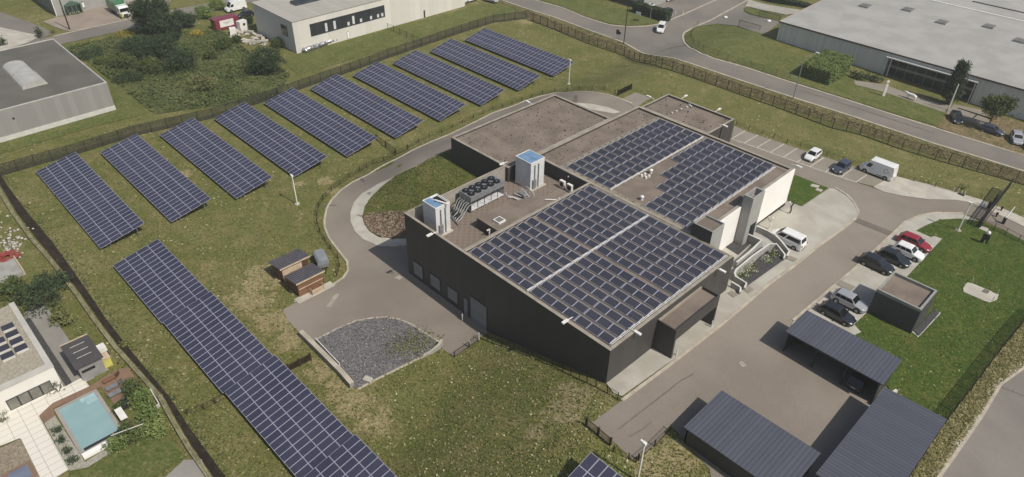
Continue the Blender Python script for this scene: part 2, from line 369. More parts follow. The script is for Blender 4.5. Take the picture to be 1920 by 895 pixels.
streak('street_patch', [(1216,105),(1250,92),(1290,85)], 1.6, m_patch, .075); streak('street_patch.001', [(1500,170),(1620,208),(1750,250)], .5, m_patch, .075)
# --- gravel basin
basin = [(590.6,640),(627.5,620),(667.7,603),(698,597.7),(724.7,596),(748,600),(771.6,610),(798.5,627),(818.6,640),(830,648),(791.7,667),(748,689),(708,709),(671,729),(661,727),(625,683)]
sheet('gravel_basin', PX(*basin), m_gravel, .10)
strip('basin_kerb', PX((590.6,640),(627.5,620),(667.7,603),(698,597.7),(724.7,596),(748,600),(771.6,610),(798.5,627),(818.6,640),(829,646)), m_kerb, .28, .13)
# --- street north of the site
near = [(930,-3),(960,7.5),(987,16.8),(1040,33.5),(1104,57),(1169.5,80.5),(1280,115.6),(1384,150),(1486,183.5),(1600,219.6),(1751,270),(1843,298),(1920,322),(2050,366)]
far1 = [(985,-6),(1000,0),(1054,15),(1094,32),(1121,41),(1144,47.8),(1178,51),(1211,50),(1235,46),(1248,42),(1280,28.5),(1343.7,0),(1375,-14)]
far2 = [(1420,-8),(1404,0),(1374,16),(1332,39),(1300,52),(1283,62),(1280,68.7),(1283,80.5),(1293,90.5),(1313.5,101),(1337,110),(1397,127),(1464,149),(1600,192),(1667,213.7),(1767.6,245.5),(1920,292.5),(2050,333)]
sheet('street', PX(*(near + far2[::-1] + far1[::-1])), m_street, .05, 3.0)
strip('street_kerb', PX(*near), m_kerb, .45, .1, .03); strip('street_kerb.001', PX(*far1), m_kerb, .45, .1, .03); strip('street_kerb.002', PX(*far2), m_kerb, .45, .1, .03)
sheet('hall_yard', PX((1374,16),(1404,0),(1414,8),(1394,16),(1394,23),(1407,29),(1463,42),(1437,63),(1427,64),(1400,56),(1380,49),(1347,45.5),(1322,48),(1300,52),(1332,39)), m_street, .08)
sheet('hall_paving', PX((1404,0),(1414,3),(1478,16),(1520,24),(1473,28.5),(1407,14),(1398,13)), m_pave, .10)
sheet('car_park', PX((1212,19),(1240,43),(1248,42),(1280,28.5),(1343.7,0),(1375,-14),(1200,-25),(1195,5)), m_street, .07, 3.0)
sheet('embankment', PX(*([(a[0]-2, a[1]+2.5) for a in near] + [(2050,398),(1920,347),(1843,321),(1751,292),(1600,243),(1486,206),(1384,173),(1280,138),(1169.5,102),(1104,79),(1040,55),(1000,40),(987,30)])), m_embank, .04, 3.0)
# --- north west corner
sheet('back_road', PX((60,100),(117,83),(167.6,72),(251,54),(300,42),(370,28),(470,5),(560,-16),(480,-14),(424,0),(330,18),(258,33.5),(151,57),(100.6,68.7),(50,80)), m_street, .06, 3.0)
sheet('brick_apron', PX((80,41),(107,33),(150,27),(175,-4),(330,-8),(310,12),(258,32),(151,56),(130,60),(118,56),(100,50)), m_brick, .06, 3.0)
strip('back_kerb', PX((100.6,68.7),(151,57),(258,33.5),(300,25)), m_kerb, .4, .1, .05)
sheet('grey_lot', PX((-40,10),(0,23),(40,37),(80,52),(98,62),(90,68),(60,80),(-40,105)), m_street, .06, 3.0)
sheet('lot_concrete', PX((-40,50),(0,52),(66,66),(70,72),(50,82),(-40,108)), m_conc, .09, 3.0)
sheet('warehouse_lawn', PX((202,150),(260,170),(276,214),(170,240),(0,290),(-60,300),(-60,270),(0,255),(218,205)), m_lawn2, .05, 3.0)
sheet('factory_lawn', PX((530,115),(557,102),(640,80),(725,56),(872,17),(900,8),(985,15),(975,20),(840,62),(700,100),(560,142),(545,130)), m_lawn2, .05, 3.0)
sheet('corner_lawn', PX((1000,-3),(1054,13),(1094,30),(1121,39),(1144,45.5),(1178,48.5),(1211,47.5),(1233,44),(1205,25),(1150,14),(1090,0),(1060,-8)), m_lawn2, .09, 3.0)
sheet('hall_lawn', PX((1302,53),(1322,49),(1347,46.5),(1380,50),(1400,57),(1440,66),(1470,100),(1600,150),(1645,164),(1700,186),(1780,210),(1768,240),(1667,211),(1600,189.5),(1464,146.5),(1397,124),(1337,107.5),(1315,99),(1296,89),(1286,79),(1284,69),(1288,61)), m_lawn2, .07, 3.0)
sheet('hall_bay_paving', PX((1600,152),(1660,160),(1700,176),(1780,200),(1770,212),(1690,185),(1650,172),(1604,160)), m_bay, .10, 3.0)
sheet('hall_parking', PX((1758,240),(1770,216),(1785,195),(1850,212),(1935,236),(1935,298)), m_embank, .10, 3.0)
sheet('hall_parking_paving', PX((1774,214),(1788,197),(1842,208),(1856,233),(1845,238),(1800,226)), m_bay, .13, 3.0)
sheet('field_island_lawn', PX((1396,17),(1407,15.5),(1470,29.5),(1461,41),(1407,27.5),(1397,22)), m_lawn2, .11, 3.0)
# --- ditch beside the neighbours
dl = [(-40,285),(-8,330),(2,350),(32,400),(70,450),(105,492),(151,551),(185,600),(223,650),(268,700),(307,744),(335,795),(361,839),(402,897),(420,925)]
dr = [(-22,285),(5,334),(15,350),(54,402),(95,450),(124,490),(159,539),(198,597),(251,665),(318,745),(353.5,800),(392,852),(424,896),(440,925)]
sheet('ditch', PX(*(dl + dr[::-1])), m_ditch, .04)
# ================================================================== MATERIALS FOR THINGS
m_anth = stripes('anthracite_cladding', L(70,68,66), L(60,58,57), 'X', 1.2, .03, rough=.55, spec=.35, bump=.15)
m_anthy = stripes('anthracite_cladding_side', L(70,68,66), L(60,58,57), 'Y', 1.2, .03, rough=.55, spec=.35, bump=.15)
m_gclad = M('grey_cladding', L(164,163,157), L(156,155,150), .6, .6, .3)
m_wpanel = M('white_panel', L(248,245,238), L(243,240,232), .4, .6, .3)
m_cop = M('parapet_coping', L(166,158,143), L(148,140,127), .7, .85, .2, fine=.08)
m_inner = M('parapet_inner_face', L(168,162,150), L(152,146,135), .6, .85, .2)
m_rgrav = M('roof_gravel', L(138,126,114), L(120,109,99), .3, .95, .1, bump=.6, bscale=8, fine=.18, fscale=9, detail=8)
def paver_mat():
    n = NT('roof_pavers'); p = n.pos(); ck = n.n('ShaderNodeTexChecker'); ck.inputs['Scale'].default_value = 1.0/.5; n.l(p, ck.inputs['Vector'])
    ck.inputs['Color1'].default_value = (*L(134,121,110), 1); ck.inputs['Color2'].default_value = (*L(120,108,98), 1)
    n.col(n.mix(n.ramp(n.noise(p, .8, 7, .7), .4, .7), ck.outputs['Color'], L(128,118,106))); return n.fin(.95, .1)
m_rpave = paver_mat()
m_strip = M('roof_edge_strip', L(150,142,128), L(130,122,110), .9, .9, .15, fine=.1)
m_dark = M('dark_recess', L(40,40,40), L(34,34,34), 1, .6, .3)
m_doorg = stripes('grey_shutter', L(124,128,130), L(108,112,114), 'Z', .45, .05, rough=.5, bump=.2)
m_frame = M('dark_frame', L(52,54,56), None, 1, .5, .4)
m_glass = M('window_glass', L(40,46,50), L(34,40,44), .4, .08, .6)
m_alu = M('aluminium', L(176,176,180), L(160,160,166), 2, .42, .5, .55)
m_galv = M('galvanised_steel', L(158,160,160), L(138,140,142), 2, .5, .5, .4)
m_white = M('white_paint', L(236,233,226), L(226,222,214), 1.2, .45, .4)
m_offw = M('off_white_metal', L(214,213,212), L(202,201,201), .8, .5, .35)
m_wood = stripes('brown_timber', L(128,96,74), L(92,68,52), 'X', .22, .1, rough=.85, spec=.1, bump=.3, mott=.4)
m_woodl = M('pale_timber', L(206,186,160), L(188,168,142), 1.5, .8, .2)
m_postw = M('dark_timber_post', L(74,62,50), L(58,48,40), 2, .9, .1)
m_black = M('black_metal', L(34,34,35), L(28,28,29), 2, .5, .4)
m_rubber = M('rubber', L(28,28,28), None, 2, .9, .1)
m_fan = M('fan_black', L(26,26,28), None, 2, .6, .3)
m_concw = M('wall_concrete', L(168,166,158), L(150,148,141), .7, .85, .2, fine=.05)
m_blueglass = M('blue_rooflight', L(128,158,186), L(108,140,172), 1.2, .12, .6)
m_slate = M('slate_chips', L(84,84,84), L(64,64,64), 5, .9, .2, bump=.6, bscale=10, fine=.2)
# solar cell face: fine cell grid
def cell_mat(name, c, c2, line, gx=.166, gy=.166):
    n = NT(name); p = n.pos(True); x = n.n('ShaderNodeSeparateXYZ'); n.l(p, x.inputs[0])
    fx = n.math('LESS_THAN', n.math('FRACT', n.math('MULTIPLY', x.outputs[0], 1/gx)), .05)
    fy = n.math('LESS_THAN', n.math('FRACT', n.math('MULTIPLY', x.outputs[1], 1/gy)), .05)
    oi = n.n('ShaderNodeObjectInfo')
    k = n.mix(oi.outputs['Random'], c, c2)
    dn = n.ramp(n.noise(n.pos(), .16, 5, .6), .3, .7); k = n.mix(n.math('MULTIPLY', dn, .28), k, tuple(v*1.9 for v in c))  # broad paler patches put dust and uneven sky reflection into the colour
    k = n.mix(n.math('MULTIPLY', n.math('MAXIMUM', fx, fy), .5), k, line)
    n.l(n.ramp(n.noise(n.pos(), .09, 4), .3, .7, .16, .34), n.b.inputs['Roughness']); n.col(k); m = n.fin(.22, .45); n.l(n.ramp(n.noise(n.pos(), .09, 4), .3, .7, .16, .34), n.b.inputs['Roughness']); return m
m_cell = cell_mat('solar_cell_field', L(60,59,76), L(54,56,71), L(86,86,104))
m_cellr = cell_mat('solar_cell_roof', L(54,56,64), L(61,60,69), L(76,77,86))
m_pframe = M('panel_frame', L(206,206,216), L(192,192,204), 2, .4, .5, .3)
# ================================================================== MAIN PLANT BUILDING
ZR = 10.1
plant = thing('industrial_building', 'large anthracite flat-roofed plant building with gravel roofs, white facade panels and solar roof', 'building', (20, 24, 4.5))
def W(name, mats, fn, parent=plant, label=None):
    mb = MB(); fn(mb); o = mb.build(name, mats, parent, world=True)
    if label: o['label'] = label
    return o
def hall_block(x0, x1, y0, y1, z0, deck, top, pw=.35, skip='', side=m_anth):
    """solid up to the roof deck, parapet round it; returns nothing, adds parts to plant"""
    W('wall', [m_anth, m_anthy], lambda b: blockwalls(b, x0, x1, y0, y1, z0, deck))
    W('roof', [m_rgrav], lambda b: b.poly([(x0+.01,y0+.01,deck+.01),(x1-.01,y0+.01,deck+.01),(x1-.01,y1-.01,deck+.01),(x0+.01,y1-.01,deck+.01)]))
    def par(b):
        for k, (a0, a1, c0, c1) in dict(s=(x0,x1,y0,y0+pw), n=(x0,x1,y1-pw,y1), w=(x0,x0+pw,y0+pw,y1-pw), e=(x1-pw,x1,y0+pw,y1-pw)).items():
            if k in skip: continue
            parapet(b, a0, a1, c0, c1, deck, top)
    W('parapet', [m_anth, m_anthy, m_cop], par)
def blockwalls(b, x0, x1, y0, y1, z0, z1):
    b.poly([(x0,y0,z0),(x1,y0,z0),(x1,y0,z1),(x0,y0,z1)], 0); b.poly([(x1,y1,z0),(x0,y1,z0),(x0,y1,z1),(x1,y1,z1)], 0)
    b.poly([(x1,y0,z0),(x1,y1,z0),(x1,y1,z1),(x1,y0,z1)], 1); b.poly([(x0,y1,z0),(x0,y0,z0),(x0,y0,z1),(x0,y1,z1)], 1)
    b.poly([(x0,y0,z1),(x1,y0,z1),(x1,y1,z1),(x0,y1,z1)], 0)
def parapet(b, x0, x1, y0, y1, z0, z1):
    b.poly([(x0,y0,z0),(x1,y0,z0),(x1,y0,z1),(x0,y0,z1)], 0); b.poly([(x1,y1,z0),(x0,y1,z0),(x0,y1,z1),(x1,y1,z1)], 0)
    b.poly([(x1,y0,z0),(x1,y1,z0),(x1,y1,z1),(x1,y0,z1)], 1); b.poly([(x0,y1,z0),(x0,y0,z0),(x0,y0,z1),(x0,y1,z1)], 1)
    b.box(x0-.02, x1+.02, y0-.02, y1+.02, z1, z1+.04, 2)
DK = 9.8
hall_block(11.4, 34.5, 0, 23.7, -1, DK, ZR, skip='n')
hall_block(.9, 29.25, 23.7, 48.4, -1, DK, ZR, pw=.45, skip='s')
W('edge_coping', [m_cop], lambda b: b.box(.86, 29.2, 23.66, 24.1, DK+.012, DK+.13))
hall_block(-11.8, .86, 18.0, 41.4, -1, DK, ZR-.05, pw=.4)
hall_block(1.4, 14.6, 48.42, 56.2, 0, DK-.05, ZR-.03, pw=.3)
# roof strips of pale slabs
def strips(b):
    z = DK + .02
    for x0, x1, y0, y1 in ((11.8,12.35,.36,23.3),(5.25,5.95,24.15,48.0),(5.95,28.8,24.15,24.75),(33.75,34.1,.36,23.3),(12.35,33.7,.36,.62),(12.4,33.7,23.28,23.68),(5.95,28.8,47.3,47.98)):
        b.box(x0, x1, y0, y1, z, z+.04)
W('roof_strip', [m_strip], strips)
def dots(b):
    for k in range(18): b.cyl((5.6, 25+k*1.3, DK+.06), (5.6, 25+k*1.3, DK+.14), .07, n=6)
    for k in range(17): b.cyl((6.6+k*1.32, 24.45, DK+.06), (6.6+k*1.32, 24.45, DK+.14), .07, n=6)
    for k in range(14): b.cyl((33.92, 1.2+k*1.6, DK+.06), (33.92, 1.2+k*1.6, DK+.14), .06, n=6)
W('strip_ballast', [m_dark], dots)
def crumbs(b):
    r = random.Random(5)
    for x0, x1, y0, y1, n in ((-11.2,.3,18.6,40.8,230),(1.4,5.1,24.3,47.8,60),(1.9,14.2,48.9,55.8,60)):
        for k in range(n):
            x, y, s = r.uniform(x0,x1), r.uniform(y0,y1), r.uniform(.04,.12)
            b.ball((x, y, DK+.03), s, 5)
W('roof_pebble', [m_dark], crumbs)['kind'] = 'stuff'
# technical deck, 2.3 m below the parapets
def deck(b):
    blockwalls(b, 0, 11.39, 0, 23.69, -1, 7.7)
W('wall', [m_anth, m_anthy], deck)
W('deck_floor', [m_rpave], lambda b: b.poly([(.3,.3,7.712),(11.39,.3,7.712),(11.39,23.69,7.712),(.3,23.69,7.712)]))
def deckpar(b):
    for x0, x1, y0, y1 in ((0,11.39,0,.3),(0,.3,.3,17.99)):
        b.poly([(x0,y0,7.7),(x1,y0,7.7),(x1,y0,ZR),(x0,y0,ZR)], 0); b.poly([(x0,y1,7.7),(x0,y0,7.7),(x0,y0,ZR),(x0,y1,ZR)], 1)
        b.poly([(x1,y1,7.7),(x0,y1,7.7),(x0,y1,ZR),(x1,y1,ZR)], 3); b.poly([(x1,y0,7.7),(x1,y1,7.7),(x1,y1,ZR),(x1,y0,ZR)], 3)
        b.box(x0-.03, x1+.03, y0-.03, y1+.03, ZR, ZR+.05, 2)
W('deck_parapet', [m_anth, m_anthy, m_cop, m_inner], deckpar)
W('raised_roof', [m_rgrav, m_anth, m_strip], lambda b: (b.prism([(6.4,6.95),(11.36,6.95),(11.36,20.4),(8.9,20.4),(8.9,17.4),(7.5,15.4),(6.4,12.4)], 7.7, 9.3, 1, 0), b.box(10.3,11.36,.35,6.93,7.7,9.3,1), b.box(10.35,11.3,.4,20.3,9.3,9.33,2)))
W('deck_wall_lamp', [m_white], lambda b: (b.ball((7.5,23.6,9.3),.12,6), b.ball((11.0,23.6,9.3),.12,6), b.box(8.9,9.04,6.7,6.9,8.1,8.9), b.box(8.9,9.04,6.35,6.71,8.8,8.93)))
# front openings in the dark wall (north court level)
def opening(pa, pb, name, mat, frame=.18, z0=None):
    a, b2 = Yp(*pa, 0), Yp(*pb, 0); x0, x1 = sorted((a.x, b2.x)); zt, zb = max(a.z, b2.z), min(a.z, b2.z)
    if z0 is not None: zb = z0
    W(name+'_frame', [m_frame], lambda b: b.box(x0-frame, x1+frame, -.05, .0, zb-.1, zt+frame))
    return W(name, [mat], lambda b: b.box(x0, x1, -.09, -.052, zb, zt))
opening((775.8,489.4),(793.6,524),'service_door',m_doorg); opening((807.6,512.9),(826,546),'service_door',m_doorg); opening((840,536.3),(858.7,569.8),'service_door',m_doorg)
opening((870.5,558),(878,592.5),'personnel_door',m_doorg,.08); opening((883,555.6),(913,621),'roller_shutter',m_doorg,.14,.1)
W('wall_plinth', [m_concw], lambda b: b.box(.2, 16, -.03, 0, -.5, .12))
# bright facade, entrance tower, side block
def facade(y0, y1, z0=4.45):
    W('white_facade', [m_wpanel, m_dark], lambda b: (b.box(29.25, 29.4, y0, y1, z0, ZR+.05, 0), b.box(29.25, 29.36, y0, y1, z0-1.5, z0, 1)))
facade(36.85, 48.42); facade(26.55, 33.75)
def tower(b):
    x0, x1, y0, y1, z0, z1 = 29.3, 30.7, 33.8, 36.8, 3.0, 12.0
    b.box(x0, x1, y0, y0+.25, z0, z1); b.box(x0, x1, y1-.25, y1, z0, z1); b.box(x0, x0+.2, y0+.25, y1-.25, z0, z1)
    b.box(x1-.2, x1, y0+.25, y1-.25, 7.2, z1); b.box(x1-.2, x1, y0+.25, y0+1.15, z0, 7.2)
    b.box(x0+.2, x1-.2, y0+.25, y1-.25, 10.8, 10.95)
W('entrance_tower', [m_gclad], tower)
W('entrance_door', [m_glass, m_frame], lambda b: (b.box(30.2, 30.25, 34.06, 36.54, 4.2, 7.19, 0), b.box(30.25, 30.3, 35.75, 35.85, 4.2, 7.19, 1)))
def sblock(b):
    x0, x1, y0, y1 = 28.2, 31.0, 23.74, 26.5
    b.box(x0, x1, y0, y1, 3.5, 11.35, 0)
    for a in ((x0,x1,y0,y0+.12),(x0,x1,y1-.12,y1),(x0,x0+.12,y0+.12,y1-.12),(x1-.12,x1,y0+.12,y1-.12)): b.box(*a, 11.35, 11.7, 0)
    b.box(x0+.12, x1-.12, y0+.12, y1-.12, 11.355, 11.4, 1)
W('stair_block', [m_gclad, m_rgrav], sblock)
W('south_face_shade', [m_anth], lambda b: b.box(28.2, 31.0, 23.70, 23.735, 8, 11.66))  # dark sheet standing in for shade on the block's unlit grey south side
# canopy portal
W('portal', [m_anth, m_rgrav, m_anthy, m_cop], lambda b: (b.box(34.52,37.0,8.2,8.5,3,8.9,0), b.box(34.52,37.0,16.5,16.8,3,8.9,0), b.box(34.52,37.0,8.5,16.5,7.75,8.9,2), b.box(34.6,36.85,8.35,16.65,8.9,8.93,1),
    b.box(36.82,37.0,8.2,16.8,8.93,9.3,2), b.box(34.52,36.82,8.2,8.34,8.93,9.3,0), b.box(34.52,36.82,16.66,16.8,8.93,9.3,0), b.box(34.52,34.7,8.34,16.66,8.93,9.25,3)))
W('portal_door', [m_dark], lambda b: b.box(34.5, 34.56, 9.2, 15.8, 4.0, 7.7))
# floodlights on the parapets
def flood(px, py, dx, dy, z=ZR):
    p = Zp(px, py, z); d = Vector((dx, dy, 0)).normalized()
    def f(b):
        b.tube([(p.x-d.x*1.0, p.y-d.y*1.0, z), (p.x-d.x*.2, p.y-d.y*.2, z+.12)], .05)
        a = p + Vector((0,0,.1)); Mx = Matrix.Translation(a) @ Matrix.Rotation(math.atan2(d.y, d.x), 4, 'Z')
        b.box(-.2, .65, -.16, .16, -.05, .12, 0, Mx)
    W('floodlight', [m_white], f)
for a in ((808,441,0,-1),(1062,603,0,-1),(1192,624,1,0),(1351,508,1,0),(943,308,0,-1),(991,193,-1,0),(1218,183,-1,0),(1284,182,0,1),(1347,207,0,1),(1357,237,1,0),(1495,313,1,0)): flood(*a)
W('gutter', [m_black], lambda b: b.box(14.62, 14.72, 52.2, 52.3, 3, ZR-.3))
# cables and junctions on D roof, external stair behind the black block
W('roof_junction', [m_offw], lambda b: [b.box(x-.15, x+.15, y-.12, y+.12, DK-.02, DK+.16) for x, y in ((6.4,54.6),(6.2,53.2),(6.1,52.0),(6.0,50.9),(6.2,55.7),(6.7,55.4))])
W('fire_stair', [m_galv], lambda b: [b.box(1.3-.9*0+k*.0-1.6+.0, 1.3-.2, 43.0+k*.42, 43.34+k*.42, 7.4-k*.34, 7.46-k*.34) for k in range(12)] and [b.tube([(-.2,42.8,8.6),(-.2,48.2,4.3)], .05), b.tube([(1.0,42.8,8.6),(1.0,48.2,4.3)], .05), b.box(-.4,1.1,41.6,43.0,7.7,7.8)])
# ================================================================== ROOFTOP EQUIPMENT
def tower_unit(x0, x1, y0, y1, top, label, full):
    t = thing('scrubber_tower', label, 'rooftop unit', ((x0+x1)/2, (y0+y1)/2, 7.72))
    b = MB(); b.box(x0, x1, y0, y1, 7.72, top-.12)
    for k in range(1, 4): b.box(x0-.01, x1+.01, y0-.01, y1+.01, 7.72+k*(top-7.72)/4, 7.745+k*(top-7.72)/4)
    b.build('casing', m_offw, t, True)
    b = MB()
    for a in ((x0-.03,x1+.03,y0-.03,y0+.06),(x0-.03,x1+.03,y1-.06,y1+.03),(x0-.03,x0+.06,y0+.06,y1-.06),(x1-.06,x1+.03,y0+.06,y1-.06)): b.box(*a, top-.12, top)
    b.build('roof_edge', m_white, t, True)
    ncol = 4; w = (x1-x0-.12)/ncol
    rows = [(y0+.08, y0+(y1-y0)*.5-.03), (y0+(y1-y0)*.5+.03, y1-.08)]
    if not full: rows = [(y0+.08, y0+(y1-y0)*.5)]
    for (ya, yb) in rows:
        for k in range(ncol):
            b = MB(); b.box(x0+.08+k*w, x0+.02+(k+1)*w, ya, yb, top-.118, top-.05); b.build('rooflight', m_blueglass, t, True)
    if not full:
        b = MB(); b.box(x0+.3, x1-.3, y1-1.0, y1-.2, top-.119, top-.10); b.build('intake_opening', m_dark, t, True)
        b = MB(); b.cyl((x1+.6, y1-.6, top+.12), (x0+1.2, y0+1.1, top+.12), .12); b.build('duct', m_white, t, True)
    b = MB()
    for yy in (y0+.75, y0+1.5): b.cyl((x1+.12, yy, 7.72), (x1+.12, yy, top-.5), .07)
    b.box(x1, x1+.3, y0+.35, y0+.95, 8.0, 9.3); b.build('pipework', m_galv, t, True)
    b = MB(); b.box(x0-.1, x1+.5, y0-.1, y1+.1, 7.721, 7.80); b.build('plinth', m_conc, t, True)
    return t
tower_unit(1.75, 4.35, 1.8, 4.15, 12.1, 'white rooftop tower with one row of blue rooflights at the corner of the sunken deck', 0)
tower_unit(1.6, 4.65, 18.75, 21.5, 12.1, 'tall white rooftop tower with two rows of blue rooflights beside the dark gravel-roof block', 1)
ch = thing('chiller', 'long grey rooftop chiller with ten black fans on its top deck', 'chiller', (2.3, 11.6, 7.72))
b = MB(); b.box(1.0,3.4,8.6,14.8,9.55,10.25); b.box(.98,3.42,8.58,14.82,10.25,10.31)
b.box(1.0,3.4,8.6,8.68,8.2,9.55); b.box(1.0,3.4,14.72,14.8,8.2,9.55); b.build('casing', m_galv, ch, True)
b = MB()
for k in range(5):
    y = 8.6+k*1.24
    b.poly([(1.05,y+.05,8.3),(2.2,y+.62,8.3),(2.2,y+.62,9.55),(1.05,y+.05,9.55)]); b.poly([(3.3,y+.05,9.5),(2.2,y+.05,8.3),(2.2,y+.62,8.3),(3.3,y+.62,9.5)])
    b.box(3.3,3.38,y,y+.06,8.2,9.55)
b.build('coil_bank', m_frame, ch, True)
b = MB(); b.box(1.0,3.4,8.6,14.8,8.1,8.2); b.build('base_frame', m_offw, ch, True)
for k in range(5):
    for xx in (1.65, 2.75):
        b = MB(); b.cyl((xx, 9.25+k*1.17, 10.31), (xx, 9.25+k*1.17, 10.47), .52, .5, 16, 0); b.cyl((xx, 9.25+k*1.17, 10.47), (xx, 9.25+k*1.17, 10.52), .1, .08, 8, 1)
        for q in range(5):
            a = q*2*PI/5; b.poly([(xx+.1*math.cos(a), 9.25+k*1.17+.1*math.sin(a), 10.485),(xx+.46*math.cos(a), 9.25+k*1.17+.46*math.sin(a), 10.475),(xx+.46*math.cos(a+.5), 9.25+k*1.17+.46*math.sin(a+.5), 10.495)], 2)
        b.build('fan', [m_fan, m_alu, m_frame], ch, True)
for y in (9.4, 11.7, 14.0):
    for xx in (1.2, 3.2): b = MB(); b.cyl((xx, y, 7.72), (xx, y, 8.1), .06); b.build('leg', m_offw, ch, True)
t = thing('pipe_manifold', 'bundle of bare metal pipes bending down beside the end of the grey chiller', 'pipes', (2.5, 7.4, 7.72))
b = MB()
for k in range(6):
    x = 1.3+k*.45; b.tube([(x, 8.5, 9.4-.1*(k%2)), (x+.1, 7.9, 9.35), (x+.35, 7.0-.1*k, 8.3), (x+.4, 6.4-.15*k, 7.95), (x+.9, 5.9-.1*k, 7.85)], .085)
b.build('pipe', m_galv, t, True); b = MB()
for k in range(3): b.box(1.6+k*.7, 1.75+k*.7, 6.2, 6.9, 7.72, 8.5)
b.build('pump', m_frame, t, True)
def ac(x, y, label):
    t = thing('air_conditioner', label, 'air conditioner', (x, y, 7.72), 0, 'air conditioners by the deck wall')
    b = MB(); b.box(-.45,.45,-.2,.2,.15,1.25); b.build('casing', m_white, t)
    b = MB(); b.cyl((0,-.2,.72),(0,-.225,.72),.38,n=14); b.build('fan_grille', m_frame, t)
    b = MB(); b.box(-.4,-.3,-.2,.2,0,.15); b.box(.3,.4,-.2,.2,0,.15); b.build('foot', m_dark, t)
ac(7.35, 22.6, 'white air conditioner farther from the roof corner, standing against the dark deck wall'); ac(8.75, 22.6, 'white air conditioner nearest the roof corner, standing against the dark deck wall')
t = thing('roof_hatch', 'square white-framed rooflight hatch on the raised gravel strip of the deck', 'roof hatch', (8.95, 8.6, 9.32))
b = MB(); b.box(-.6,.6,-.6,.6,0,.22); b.build('frame', m_white, t); b = MB(); b.box(-.45,.45,-.45,.45,.22,.25); b.build('dome', M('rooflight_grey', L(120,118,112)), t)
t = thing('deck_stairs', 'short metal stairs with handrails crossing the deck pipes', 'stairs', (5.2, 17.0, 7.72))
for sy in (-.5, .5):
    b = MB(); b.tube([(-.9,sy,.95),(-.2,sy,1.35),(.5,sy,1.35),(1.4,sy,.9),(1.4,sy,0)], .035); b.tube([(-.9,sy,0),(-.9,sy,.95)], .035); b.tube([(.5,sy,.4),(.5,sy,1.35)], .035); b.build('handrail', m_white, t)
b = MB()
for k in range(4): b.box(.5+k*.28,.75+k*.28,-.5,.5,.42-k*.12,.46-k*.12)
b.box(-.9,.5,-.5,.5,.45,.5); b.build('tread', m_galv, t)
t = thing('pipe_run', 'pair of pale insulated pipes running along the deck between chiller and stairs', 'pipes', (4.8, 15.2, 7.72))
b = MB(); b.tube([(4.0,14.9,7.95),(4.6,15.4,7.95),(6.0,15.6,7.95)], .09); b.tube([(4.0,16.2,8.0),(6.3,16.6,8.0)], .07); b.tube([(3.4,15.2,8.3),(3.4,15.2,7.9),(6.2,16.1,7.9)], .05); b.build('pipe', m_offw, t, True)
t = thing('duct_bend', 'white bent pipe rising over the parapet beside the sloping panels', 'pipe', (10.4, 17.5, 9.3))
b = MB(); b.tube([(9.5,16.6,9.42),(10.6,17.6,9.45),(11.2,17.4,9.5),(11.5,17.3,10.25)], .09); b.build('pipe', m_white, t, True)
def vent(px, py, label):
    p = Zp(px, py, DK); t = thing('roof_vent', label, 'roof vent', p, 0, 'roof vents on the bare gravel')
    b = MB(); b.cyl((0,0,0),(0,0,.35),.22,.18,10); b.build('stack', m_offw, t); b = MB(); b.ball((0,0,.5),.3,10,0,.7); b.build('cowl', m_white, t)
vent(1220, 325, 'white domed roof vent on the bare gravel nearest the long cable tray'); vent(1203, 375, 'white domed roof vent on the bare gravel nearest the front solar panels')
p = Zp(1209, 332, DK); t = thing('vent_cluster', 'cluster of four small white vent caps on the bare gravel', 'roof vent', p)
for dx, dy in ((-.35,-.3),(.35,-.25),(-.3,.35),(.4,.4)): b = MB(); b.cyl((dx,dy,0),(dx,dy,.3),.2,.2,10); b.ball((dx,dy,.3),.2,8,0,.5); b.build('vent_cap', m_white, t)
def tray(name, pts, label):
    t = MB(); z = DK+.25
    for a, c in zip(pts, pts[1:]):
        d = (Vector(c)-Vector(a)).normalized(); nx, ny = -d.y*.09, d.x*.09
        for s in (-1, 1): t.tube([(a[0]+nx*s, a[1]+ny*s, z), (c[0]+nx*s, c[1]+ny*s, z)], .045, 4)
        n = int((Vector(c)-Vector(a)).length/1.6)
        for k in range(n+1):
            q = Vector(a)+d*(k*1.6); t.box(q.x-.1, q.x+.1, q.y-.04, q.y+.04, DK, z-.02)
    tag(t.build('cable_tray', m_white), label, 'cable tray', 'cable trays on the solar roofs')
tray('a', [(21.9,.7,0),(21.95,23.1,0)], 'white double cable tray splitting the panels of the lower roof block')
tray('b', [(14.55,24.4,0),(14.55,47.2,0)], 'white cable tray splitting the panels of the upper roof block')
tray('c', [(33.85,.9,0),(33.85,23.0,0)], 'white cable tray along the eave edge of the lower roof block'); tray('d', [(27.0,24.6,0),(27.0,47.0,0)], 'white cable tray along the facade edge of the upper roof block')
